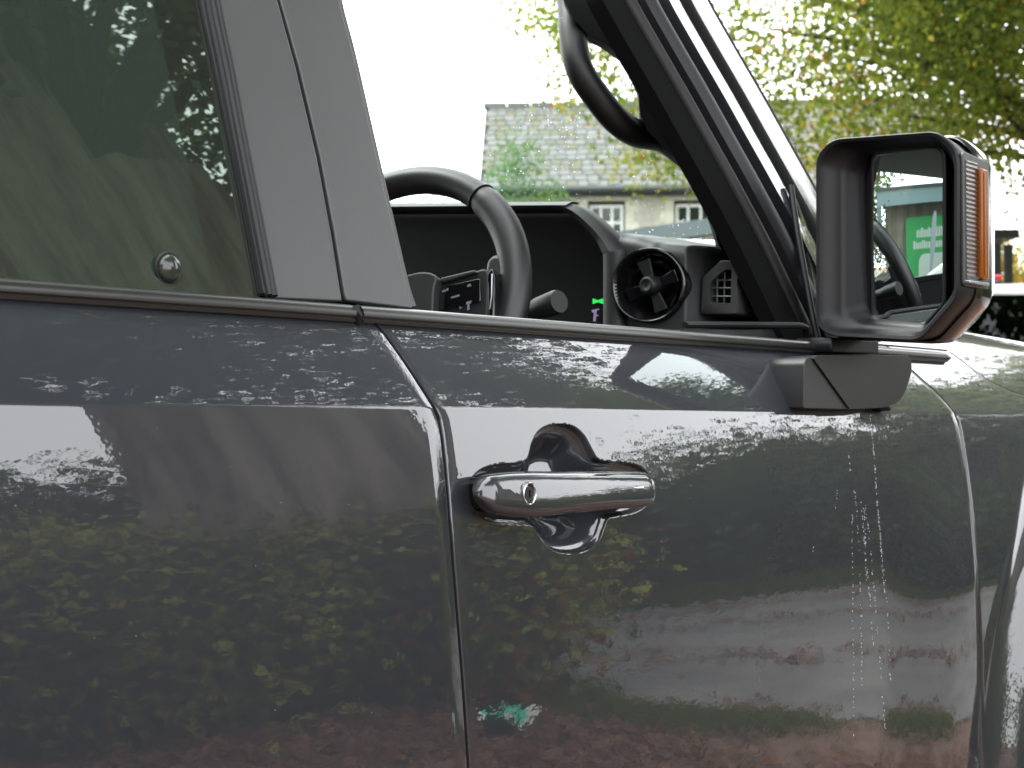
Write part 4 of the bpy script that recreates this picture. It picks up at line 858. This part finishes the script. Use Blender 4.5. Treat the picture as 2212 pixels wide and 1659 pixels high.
# --- steering wheel
WC = np.array([1.5429, 1.3986, 1.2947]); tl, ps = .3485, -.1124
ws = np.array([math.sin(ps), math.cos(ps), 0]); wnn = np.array([-math.cos(ps), math.sin(ps), 0]); wu = math.cos(tl)*np.array([0, 0, 1])-math.sin(tl)*wnn; wf_ = np.cross(ws, wu); wf_ = wf_ if wf_[0] < 0 else -wf_
WA = lambda s, u_, n=0.0: WC+ws*s+wu*u_+wf_*n
NR = 120
def rimr(t): 
    q = abs(((math.degrees(t)) % 360)); return .0178 if (q < 38 or q > 322) else .0195
V = []; path = [WA(.180*math.sin(t), .180*math.cos(t)) for t in np.linspace(0, 2*math.pi, NR, endpoint=False)]
RIM = MB().tube(path, [rimr(t) for t in np.linspace(0, 2*math.pi, NR, endpoint=False)], 20, closed=True, upv=wf_).obj('steering_wheel', LEATH, CAR, ang=0)
def wp(u, v, off=0): return plP(u, v, WC+wf_*off, wf_)
def warc(nm, t, r): MB().tube([WA(.180*math.sin(t)+0, .180*math.cos(t), 0)+(ws*math.sin(t)+wu*math.cos(t))*r*math.cos(a)+wf_*r*math.sin(a) for a in np.linspace(0, 2*math.pi, 20, endpoint=False)], .0012, 6, closed=True, upv=np.cross(ws*math.sin(t)+wu*math.cos(t), wf_)).obj(nm, BLK, RIM)
tq = wp(1040, 430, 0); tj = math.atan2(np.dot(tq-WC, ws), np.dot(tq-WC, wu)); warc('rim_stitch', tj, .0186)
# spoke web to the rim
pts = [wp(1060, 571), wp(1078, 555), wp(1095, 560), wp(1105, 600), wp(1100, 670), wp(1080, 720), (wp(1052, 720)), wp(1056, 620)]
m_ = MB(); m_.prism([p+wf_*.012 for p in pts], -wf_*.026); bevel(m_.obj('spoke', LEATH, RIM), .009, 4)
# switch pad
pts = fillet([wp(938, 612, .03), wp(962, 604, .03), wp(1048, 578, .03), wp(1056, 590, .03), wp(1054, 672, .03), wp(1040, 720, .03), wp(935, 720, .03)], .004, 3)
m_ = MB(); m_.prism(pts, -wf_*.035); SP = m_.obj('switch_panel', DASHD, RIM, ang=30); bevel(SP, .003, 3)
m_ = MB(); m_.prism([wp(950, 600, .034), wp(1024, 582, .034), wp(1030, 588, .034), wp(953, 612, .034)], -wf_*.03+wu*.000); bevel(m_.obj('switch_cap', SILV if False else DASH, SP), .002)
m_ = MB(); m_.prism(fillet([wp(948, 622, .0315), wp(1037, 600, .0315), wp(1038, 652, .0315), wp(948, 672, .0315)], .004, 3), -wf_*.004); bevel(m_.obj('switch_face', GLOSSB, SP), .001)
m_ = MB()
for q in ([(955, 627), (962, 625), (962, 630), (955, 632)], [(964, 623), (968, 622), (968, 628), (964, 629)], [(974, 641), (992, 636), (992, 640), (974, 645)], [(1010, 615), (1016, 613), (1018, 618), (1008, 620)], [(1008, 652), (1018, 649), (1017, 655), (1006, 658)], [(993, 662), (998, 664), (994, 668), (992, 667)], [(1009, 658), (1014, 656), (1014, 669), (1009, 670)]):
    m_.prism([wp(u, v, .0322) for u, v in q], -wf_*.0006)
m_.obj('switch_symbols', ICON, SP, smooth=False)
pts = [wp(1052, 590, .03), wp(1063, 578, .03), wp(1070, 600, .03), wp(1066, 690, .03), wp(1054, 690, .03)]
m_ = MB(); m_.prism(pts, -wf_*.03); bevel(m_.obj('spoke_trim', GLOSSB, RIM), .002)
MB().tube([wp(1063, 592, .032), wp(1062, 640, .032), wp(1058, 668, .032)], .0008, 6).obj('spoke_accent', SILV, RIM)
# airbag boss
pts = fillet([wp(872, 596, .045), wp(905, 586, .045), wp(930, 588, .045), wp(944, 596, .045), wp(936, 620, .045), wp(930, 760, .045), wp(860, 800, .045), wp(800, 800, .045), wp(790, 620, .045), wp(830, 596, .045)], .01, 3)
m_ = MB(); m_.prism(pts, -wf_*.05); bevel(m_.obj('airbag_boss', DASH, RIM), .008, 4)
MB().tube([WC-wf_*.02, WC-wf_*.30-np.array([0, 0, .03])], .035, 16).obj('steering_column', DASHD, CAR)
# column stalk
sa = xp(1208, 651, 1.62); sb = sa+np.array([.02, .10, -.018])
ring0 = []
MB().tube([sb, sb+(sa-sb)*.55, sb+(sa-sb)*.60, sb+(sa-sb)*.64, sb+(sa-sb)*.95, sa], [.0095, .0115, .0125, .0135, .0150, .0138], 22, upv=(0, 0, 1)).obj('column_stalk', DASH, CAR, ang=40)
# ------------------------------------------------------------------ wing mirror
XM = 1.87
R1 = [(1764, 705), (1764, 338), (1797, 300), (2028, 283), (2073, 324), (2073, 643), (1990, 737), (1797, 728)]
def mp(u, v, X=XM): return plX(u, v, X)
R1p = [mp(*p) for p in R1]
fr_ = [.028, .012, .016, .012, .022, .014, .012, .028]
r1 = fillet(R1p, fr_, 6)
def inset(pts, dl, dr, dt, db, X):
    P = np.array(pts); y0, y1 = P[:, 1].min(), P[:, 1].max(); z0, z1 = P[:, 2].min(), P[:, 2].max(); Q = P.copy()
    Q[:, 1] = y0+dr+(P[:, 1]-y0)*((y1-dl)-(y0+dr))/(y1-y0); Q[:, 2] = z0+db+(P[:, 2]-z0)*((z1-dt)-(z0+db))/(z1-z0); Q[:, 0] = X; return [q for q in Q]
back = inset(r1, .004, .0, .006, .004, XM+.040)
back2 = inset(r1, .010, .0, .010, .010, XM+.085); back3 = inset(r1, .05, .012, .03, .03, XM+.120); back4 = inset(r1, .09, .03, .06, .06, XM+.135)
rim1 = inset(r1, .0015, .0015, .0015, .0015, XM-.004); rim2 = inset(r1, .0055, .0055, .0055, .0055, XM-.0025); rim3 = inset(r1, .009, .009, .009, .009, XM+.006)
st1 = inset(r1, .024, .012, .013, .012, XM+.015); st1b = inset(r1, .027, .013, .015, .015, XM+.0165); st2 = inset(r1, .031, .014, .018, .020, XM+.024); st3 = inset(r1, .046, .016, .020, .026, XM+.045)
MH = MB().loft([back4, back3, back2, back, r1, rim1, rim2, rim3, st1, st1b, st2, st3], True, True).obj('wing_mirror', MIRH, CAR, ang=42)
# glass plate: spherical cap clipped to an outline
gl_px = fillet([np.array(p, float) for p in [(1884, 714), (1884, 340), (1900, 322), (2026, 316), (2040, 335), (2040, 655), (1990, 712)]], [10, 30, 20, 15, 20, 12, 12], 6)
cen = MC-MN*MR
def capP(u, v, back_=0):
    d = ray(u, v); d = d/np.linalg.norm(d); R_ = MR-back_; oc = CAMP-cen; b = oc@d; c = oc@oc-R_**2; return CAMP+d*(-b-math.sqrt(b*b-c))
cpx = np.mean(gl_px, axis=0); V = []; rr_ = np.linspace(0, 1, 14); ng = len(gl_px)
G2 = [np.array(p) for p in gl_px]; G2 = [cpx+(p-cpx)*np.array([1.0, 1.0]) for p in G2]
for q in rr_[1:]:
    for p in G2: P3 = cpx+(p-cpx)*q; V.append(capP(*P3))
V.append(capP(*cpx)); F = [((j)*ng+i, j*ng+(i+1) % ng, (j+1)*ng+(i+1) % ng, (j+1)*ng+i) for j in range(12) for i in range(ng)] + [(i, (i+1) % ng, len(V)-1) for i in range(ng)]
mg = mk('mirror_glass', V, F, MIRG, MH, ang=0); (mg.data.flip_normals() if np.dot(np.array(mg.data.polygons[0].normal), MN) < 0 else None); mg.data.normals_split_custom_set_from_vertices([tuple((np.array(v_.co)-cen)/MR) for v_ in mg.data.vertices])
MB().tube([capP(*p)+np.array([.001, 0, 0]) for p in G2], .0028, 8, closed=True, upv=(1, 0, 0)).obj('glass_surround', RUB, MH)
V = [capP(*(cpx+(p-cpx)*1.0))+np.array([.0035, 0, 0]) for p in G2]; mk('mirror_backing', V+[v_+np.array([.012, 0, 0]) for v_ in V], [tuple(range(ng))]+[tuple(range(2*ng-1, ng-1, -1))]+[(i, (i+1) % ng, ng+(i+1) % ng, ng+i) for i in range(ng)], BLK, MH)
# indicator on the outboard side
yo = min(p[1] for p in r1)
def sp(u, v, dy=0): return plY(u, v, yo+dy)
def sxz(x, z, dy): return np.array([x, yo+dy, z])
zi0 = sp(2100, 606)[2]; zi1 = sp(2100, 352)[2]; za0 = zi0-.003; za1 = zi1-.006
xa = XM+.009; xb = XM+.041; xc = XM+.062
pan = fillet([sxz(XM+.004, zi0-.008, .001), sxz(XM+.004, zi1+.010, .001), sxz(XM+.080, zi1+.006, .001), sxz(XM+.080, zi0-.008, .001)], .006, 5)
m_ = MB(); m_.prism(pan, (0, -.004, 0)); bevel(m_.obj('indicator_frame', TRIM, MH), .0012)
m_ = MB(); m_.box(((xa+xb)/2, yo-.0032, (zi0+zi1)/2), (xb-xa, .002, zi1-zi0)); IR = m_.obj('indicator_reflector', SILV, MH, smooth=False)
for k in range(26):
    z = zi0+(zi1-zi0)*(k+.5)/26; m_ = MB(); m_.prism([(xa, yo-.0043, z-.0016), (xa, yo-.0062, z+.0005), (xa, yo-.0043, z+.0018)], (xb-xa, 0, 0)); m_.obj('reflector_rib', SILV, IR, smooth=False)
m_ = MB(); m_.box(((xb+xc)/2+.0005, yo-.003, (zi0+zi1)/2-.002), (xc-xb, .014, zi1-zi0-.008)); bevel(m_.obj('indicator_lens', AMB, MH), .003, 3)
m_ = MB(); m_.box((xb+.007, yo-.0105, (zi0+zi1)/2-.002), (.0035, .002, zi1-zi0-.02)); bevel(m_.obj('lens_bar', mat('amber_dark', (.16, .04, .001), rough=.3), MH), .0008)
m_ = MB(); m_.box(((xa+xc)/2, yo-.004, zi0-.0035), (xc-xa+.006, .010, .004)); bevel(m_.obj('indicator_sill', CHR if False else SILV, MH), .001)
# glossy outer cap behind the frame
capr = [inset(r1, -.001, -.001, .001, .001, XM+.046), inset(r1, -.001, -.003, -.002, -.002, XM+.050), inset(r1, -.001, -.003, -.001, .000, XM+.090), inset(r1, .06, .010, .022, .022, XM+.128)]
MB().loft(capr, False, True).obj('mirror_cap', mat('cap_gloss', (.012, .012, .014), rough=.12, coat=1), MH, ang=42)
# neck and foot
m_ = MB(); m_.prism(fillet([plY(1795, 728, .965), plY(1797, 762, .965), plY(1899, 765, .965), plY(1899, 735, .965)], .003, 3), (0, .05, 0)); bevel(m_.obj('mirror_neck', MIRH, MH), .003)
def fp(u, v, Y=.925): return plY(u, v, Y)
f0 = [fp(*p, .926) for p in [(1757, 774), (1768, 767), (1967, 768), (1971, 800), (1955, 850), (1938, 872), (1905, 881), (1836, 884)]]
f0 = fillet(f0, [.003, .004, .010, .02, .02, .015, .015, .004], 5); m_ = MB(); m_.prism(f0, (.03, .075, 0)); bevel(m_.obj('mirror_foot', MIRF, MH, ang=40), .011, 6)
f1 = [plY(1737, 786, .929), plY(1743, 772, .929), plY(1756, 772, .929), plY(1834, 884, .929), plY(1735, 882, .929)]
m_ = MB(); m_.prism(fillet(f1, .003, 3), (.01, .06, 0)); bevel(m_.obj('mirror_foot_cover', MIRC, MH), .002)
m_ = MB(); m_.box(plY(1890, 883, .955), (.03, .03, .006)); bevel(m_.obj('puddle_lamp', BLK, MH), .002)

# ================================================================== behind the camera: what the paint mirrors
BG = (5.22, -3.4)
big = empty('giant_tree', (*BG, 0), 'huge fluted tree trunk mirrored in the rear door and rear side window', 'tree')
def trunk(cx, cy, R, z0, z1, lean, seed, n=90, m__=60, nm='trunk', top=.7):
    g = np.random.default_rng(seed); ph = g.uniform(0, 6.28, 8); V = []
    for j in range(m__):
        t = j/(m__-1); z = z0+(z1-z0)*t; fl_ = 1+.45*math.exp(-max(z, 0)*2.2); r0 = R*(fl_+(top-1)*t)
        for i in range(n):
            a = 2*math.pi*i/n; r = r0*(1+.055*math.sin(3*a+ph[0]+.2*z)+.045*math.sin(5*a+ph[1]-.3*z)+.045*math.sin(9*a+ph[2]+.3*z)+.018*math.sin(17*a+ph[3]+.4*math.sin(z*2))+.012*math.sin(29*a+ph[4]+math.sin(z*3+ph[5])))
            V.append((cx+lean[0]*max(0, z)+r*math.cos(a), cy+lean[1]*max(0, z)+r*math.sin(a), z))
    return mk(nm, V, [(j*n+i, j*n+(i+1) % n, (j+1)*n+(i+1) % n, (j+1)*n+i) for j in range(m__-1) for i in range(n)], BARK, big, ang=0)
trunk(BG[0], BG[1], .74, -.1, 5.15, (0, 0), 1, top=.95)
trunk(BG[0]-.16, BG[1]+.1, .52, 3.6, 13, (-.05, -.01), 2, nm='stem'); trunk(BG[0]+.62-.02, BG[1]-.30, .50, 3.6, 13, (.02, -.01), 3, nm='stem')
g = np.random.default_rng(8)
cr = [p for p in cloud((4.3, -2.6, 8.2), (6.5, 6.0, 3.6), 1500, 51, .1, 3.9) if np.hypot(p[0]-1, p[1]-.9) < 14]
def okc(p):
    v = p-np.array([1.4, .93, 1.17]); el = math.degrees(math.atan2(v[2], np.hypot(v[0], v[1]))); d_ = p-CAMP; a_ = math.degrees(math.atan2(d_[0], d_[1])); e2 = math.degrees(math.atan2(d_[2], np.hypot(d_[0], d_[1])))
    w_ = p-np.array([.75, .95, 1.3]); aw = math.degrees(math.atan2(w_[0], -w_[1])); ew = math.degrees(math.atan2(w_[2], np.hypot(w_[0], w_[1])))
    if 41.5 < aw < 48.5 and ew < 44 and w_[1] < -4.0: return False
    if 33 < aw < 56 and ew < 44 and w_[1] > -5.2: return False
    if el > 64 or p[0] < -1.5: return False
    if 18 < aw < 35 and 19 < ew and w_[1] < -5 and (math.sin(p[0]*5.1)+math.sin(p[2]*7)) > .9 and p[2] > 3.9 and ew < 33: return True
    return el > 31+2*math.sin(p[0]*2.1)+2*math.sin(p[1]*3.0) and not (25 < a_ < 80 and e2 < 30 and d_[1] > -.5) and p[1] < 2.2
cr = [p for p in cr if okc(p)]
leaves('crown', cr, .30, 120000, .105, [L_D, L_G, L_C], [.55, .3, .15], big, seed=52)
branches((BG[0], BG[1], 5.4), [cr[i] for i in range(0, min(len(cr), 260), 13)], .07, .012, BARKD, big, 6)
# shrub at the foot of the trunk
def shrub2(name, label, boxes, n, size, mats, wts, seed, stem, cat='shrub', sig=.16, group=None):
    t = empty(name, (stem[0], stem[1], 0), label, cat, group); cs = []
    for c, r, k in boxes: cs += list(cloud(c, r, k, seed+k, .3, .05))
    leaves('foliage', cs, sig, n, size, mats, wts, t, seed=seed)
    MB().tube([(stem[0], stem[1], -.05), (stem[0]+.06, stem[1]+.03, .5), (stem[0]+.1, stem[1], 1.0)], [.05, .04, .02], 8).obj('stem', BARKD, t)
shrub2('laurel_shrub', 'yellow-green shrub at the foot of the giant trunk, mirrored in the lower rear door', [((3.2, -3.0, .80), (1.2, .5, .80), 110), ((4.6, -2.75, .68), (.85, .40, .72), 90), ((3.9, -2.8, .4), (1.3, .4, .5), 70)], 60000, .055, [L_S, L_D, L_G, L_YY, L_O], [.26, .30, .18, .24, .02], 61, (3.6, -3.0))
shrub2('laurel_shrub', 'taller rusty-tipped shrub to the right of the giant trunk, mirrored in the front door', [((5.05, -2.2, .72), (.40, .38, .76), 60), ((5.15, -2.4, .95), (.28, .3, .5), 30)], 16000, .055, [L_S, L_D, L_G, L_O], [.34, .28, .18, .20], 62, (5.1, -2.25))
# trees left of the trunk (mirrored in the rear door's left end)
for i, (x, y, h_, lab) in enumerate(((7.4, -9.0, 3.7, 'dark green tree left of the giant trunk, mirrored against the sky in the rear door'), (10.0, -11.0, 2.7, 'dark green tree behind the giant trunk across the road'))):
    bush('roadside_tree', lab, (x, y, h_*.55), (2.2, 1.6, h_*.55), 20000, .11, [L_D, L_G, L_C], [.5, .35, .15], 70+i, 'tree', .3, 130, stem=.12, zmin=.1)
# woodland edge beyond the road
wd = [((8.6, -6.0), 1.5, 'tree at the near end of the roadside woodland, mirrored right of the door handle'), ((13.0, -5.5), 3.3, 'tallest dark tree of the roadside woodland, mirrored above the door crease'), ((14.6, -5.0), 3.0, 'green tree in the middle of the roadside woodland'), ((16.4, -4.4), 4.0, 'leafy roadside tree mirrored beneath the wing mirror foot'), ((18.0, -3.8), 3.5, 'far roadside tree mirrored near the front door seam'), ((21.5, -2.2), 4.2, 'farthest roadside tree mirrored in the front wing'), ((7.4, -7.9), 1.8, 'shorter tree set back behind the roadside woodland'), ((25.5, .6), 4.6, 'last tree of the roadside woodland where the road bends')]
for i, ((x, y), h_, lab) in enumerate(wd):
    bush('woodland_tree', lab, (x, y, h_*.5), (1.55, 1.2, h_*.52), 17000, .10, [L_D, L_G, L_C, L_Y], [.18, .42, .14, .26], 80+i, 'tree', .28, 130, stem=.12, zmin=.1)
hd = empty('dark_hedge', (12, -5.2, 0), 'dense dark hedge along the far side of the road under the woodland trees', 'hedge')
hc_ = []; g = np.random.default_rng(90)
for k in range(340):
    t = g.random(); p = np.array([7.2, -5.3, 0])*(1-t)+np.array([24, -.6, 0])*t; hc_.append(p+np.array([g.normal()*.2, g.normal()*.28-.2, g.uniform(.05, 1.9)]))
leaves('foliage', hc_, .22, 60000, .10, [L_D, L_G, L_C], [.6, .25, .15], hd, seed=91)
for k in range(8): MB().tube([(7.5+k*2.2, -5.5+k*.6, -.05), (7.5+k*2.2, -5.5+k*.6, 1.5)], .05, 6).obj('stem', BARKD, hd)
# verges: grass bands and leaf litter
def blades(name, cen, sig, n, h_, seed, mats=(GRASS, L_Y), w_=(.8, .2)):
    g = np.random.default_rng(seed); cen = np.asarray(cen); k = g.integers(0, len(cen), n); P = cen[k]+np.concatenate([g.normal(size=(n, 2))*sig, np.zeros((n, 1))], 1)
    a = g.uniform(0, 6.28, n); d = np.stack([np.cos(a), np.sin(a), 0*a], -1); tip = P+np.stack([g.normal(size=n)*.03, g.normal(size=n)*.03, h_*g.uniform(.5, 1.2, n)], -1)
    V = np.empty((n, 3, 3)); V[:, 0] = P-d*.006; V[:, 1] = P+d*.006; V[:, 2] = tip
    me = bpy.data.meshes.new(name); me.vertices.add(3*n); me.vertices.foreach_set('co', V.ravel()); me.loops.add(3*n); me.loops.foreach_set('vertex_index', np.arange(3*n)); me.polygons.add(n); me.polygons.foreach_set('loop_start', np.arange(n)*3)
    for mm in mats: me.materials.append(mm)
    me.polygons.foreach_set('material_index', (g.random(n) > w_[0]).astype(np.int32)); me.update(); o = bpy.data.objects.new(name, me); COL.objects.link(o)
    return tag(o, 'short green verge grass along the road edges', 'grass', kind='stuff')
nb = [p for p in near if 3.9 < p[0] < 5.5 and p[1] < -.9]; nb = catmull([np.array([p[0]-.06, p[1]+.05, .004]) for p in nb], 12)
blades('verge_grass', nb, .09, 12000, .05, 95)
fb_ = [p for p in far if 5 < p[0] < 26]; fb_ = catmull([np.array([p[0]-.1, p[1]-.3, .004]) for p in fb_], 12)
blades('verge_grass', fb_, .22, 26000, .16, 96)
def litter(name, pts, n, seed, size=.055, lab=''):
    g = np.random.default_rng(seed); pts = np.asarray(pts, float); k = g.integers(0, len(pts), n); P = pts[k, :3]+np.stack([g.normal(size=n)*pts[k, 3], g.normal(size=n)*pts[k, 3], g.uniform(.003, .022, n)], -1)
    s = size*g.uniform(.5, 1.2, n)[:, None]; a = g.uniform(0, 6.28, n); d = np.stack([np.cos(a), np.sin(a), g.normal(size=n)*.22], -1); x = np.stack([-np.sin(a), np.cos(a), g.normal(size=n)*.25], -1)
    V = np.empty((n, 4, 3)); V[:, 0] = P; V[:, 1] = P+d*s*.5+x*s*.36; V[:, 2] = P+d*s; V[:, 3] = P+d*s*.5-x*s*.36; V[..., 2] = np.maximum(V[..., 2], .011)
    me = bpy.data.meshes.new(name); me.vertices.add(4*n); me.vertices.foreach_set('co', V.ravel()); me.loops.add(4*n); me.loops.foreach_set('vertex_index', np.arange(4*n)); me.polygons.add(n); me.polygons.foreach_set('loop_start', np.arange(n)*4)
    for mm in (L_B, L_B2, L_O): me.materials.append(mm)
    me.polygons.foreach_set('material_index', g.choice(3, n, p=[.62, .33, .05]).astype(np.int32)); me.update(); o = bpy.data.objects.new(name, me); COL.objects.link(o)
    return tag(o, lab, 'fallen leaves', kind='stuff')
g = np.random.default_rng(97)
lp = [(g.uniform(.3, 5.6), g.uniform(-4.6, .75), 0, .15) for _ in range(340)]
lp = [p for p in lp if p[1] > np.interp(p[0], [.5, 4.0, 5.1, 5.3, 6.1], [-6.6, -4.9, -1.8, -1.05, -.3])]
litter('leaf_litter', lp, 40000, 98, lab='brown fallen leaves strewn over the soil beside the car')
lp = []
for k in (1.0, 2.2, 4.2, 7.0):
    t = k/9; 
    for q in np.linspace(0, 1, 40): 
        a = np.array(far[min(int(q*len(far)*.6)+6, len(far)-1)]); b = np.array(near[min(int(q*len(near)*.6)+8, len(near)-1)]); p = a*(1-t)+b*t; lp.append((p[0]+g.normal()*.2, p[1]+g.normal()*.1, .006, .10))
lp2 = [(p[0], p[1], .008, .12) for p in fb_[::3]]
litter('road_leaves', lp+lp2*2, 6000, 99, lab='reddish fallen leaves drifted in bands along the worn road')
# teal bag scrap on the leaves
SCX, SCY = 4.56, -1.56
tb_ = empty('plastic_scrap', (SCX, SCY, 0), 'crumpled teal and white plastic sheet lying on the brown leaves', 'litter')
g = np.random.default_rng(4); V = []
for i in range(12):
    for j in range(5): V.append((SCX-.27+i*.045+g.normal()*.006, SCY-.08+j*.04+g.normal()*.006-.02*i, .03+abs(g.normal())*.02+(.06 if i < 3 else 0)))
F = [(i*5+j, (i+1)*5+j, (i+1)*5+j+1, i*5+j+1) for i in range(11) for j in range(4)]
mk('crumpled_sheet', V, F, [mat('teal_plastic', (.06, .62, .45), rough=.5), WMARK], tb_, ang=0, midx=[1 if (k % 4 == 3 or k % 7 == 0) else 0 for k in range(len(F))])
# tree overhanging the road ahead, mirrored in the bonnet and the door shoulder
ot = empty('overhanging_tree', (17.5, -5.6, 0), 'tall leafy tree beyond the road whose boughs are mirrored in the bonnet and door shoulder', 'tree')
def ovk(p):
    a_ = math.degrees(math.atan2(p[0]-1.2, .93-p[1])); e_ = math.degrees(math.atan2(p[2]-1.2, math.hypot(p[0]-2, p[1]-1)))
    return 67 < a_ < (90 if e_ < 18.5 else 81 if e_ < 21 else 71)
leaves('crown', [p for p in cloud((15.0, -3.2, 6.6), (7.0, 4.6, 3.8), 1500, 141, .1, 3.9) if ovk(p)], .30, 62000, .12, [L_G, L_D, L_Y, L_C], [.4, .15, .35, .1], ot, seed=142)
MB().tube([(17.5, -5.6, z) for z in (-.1, .6, 3, 6.5)], [.45, .34, .28, .16], 10).obj('trunk', BARK, ot)
branches((17.5, -5.6, 3.8), [(14, -2.6, 6.5), (16, -3, 7), (19, -4, 7.5), (20, -2, 6.5)], .13, .02, BARKD, ot, 9)
# unseen trees added behind the camera to darken rear-facing surfaces
for i, (x, y, h_, lab) in enumerate(((-7.5, -4.5, 6.5, 'unseen tall tree added behind the camera to darken the mirror shell'), (-9.5, .5, 7.0, 'unseen tall tree added behind the parked car to block sky light'), (-9.0, 5.5, 6.0, 'unseen green tree added on the yard side to darken the dashboard'))):
    bush('yard_tree', lab, (x, y, h_*.55), (2.6, 2.4, h_*.5), 26000, .15, [L_D, L_G, L_C], [.5, .35, .15], 150+i, 'tree', .4, 170, stem=.18, zmin=.2)
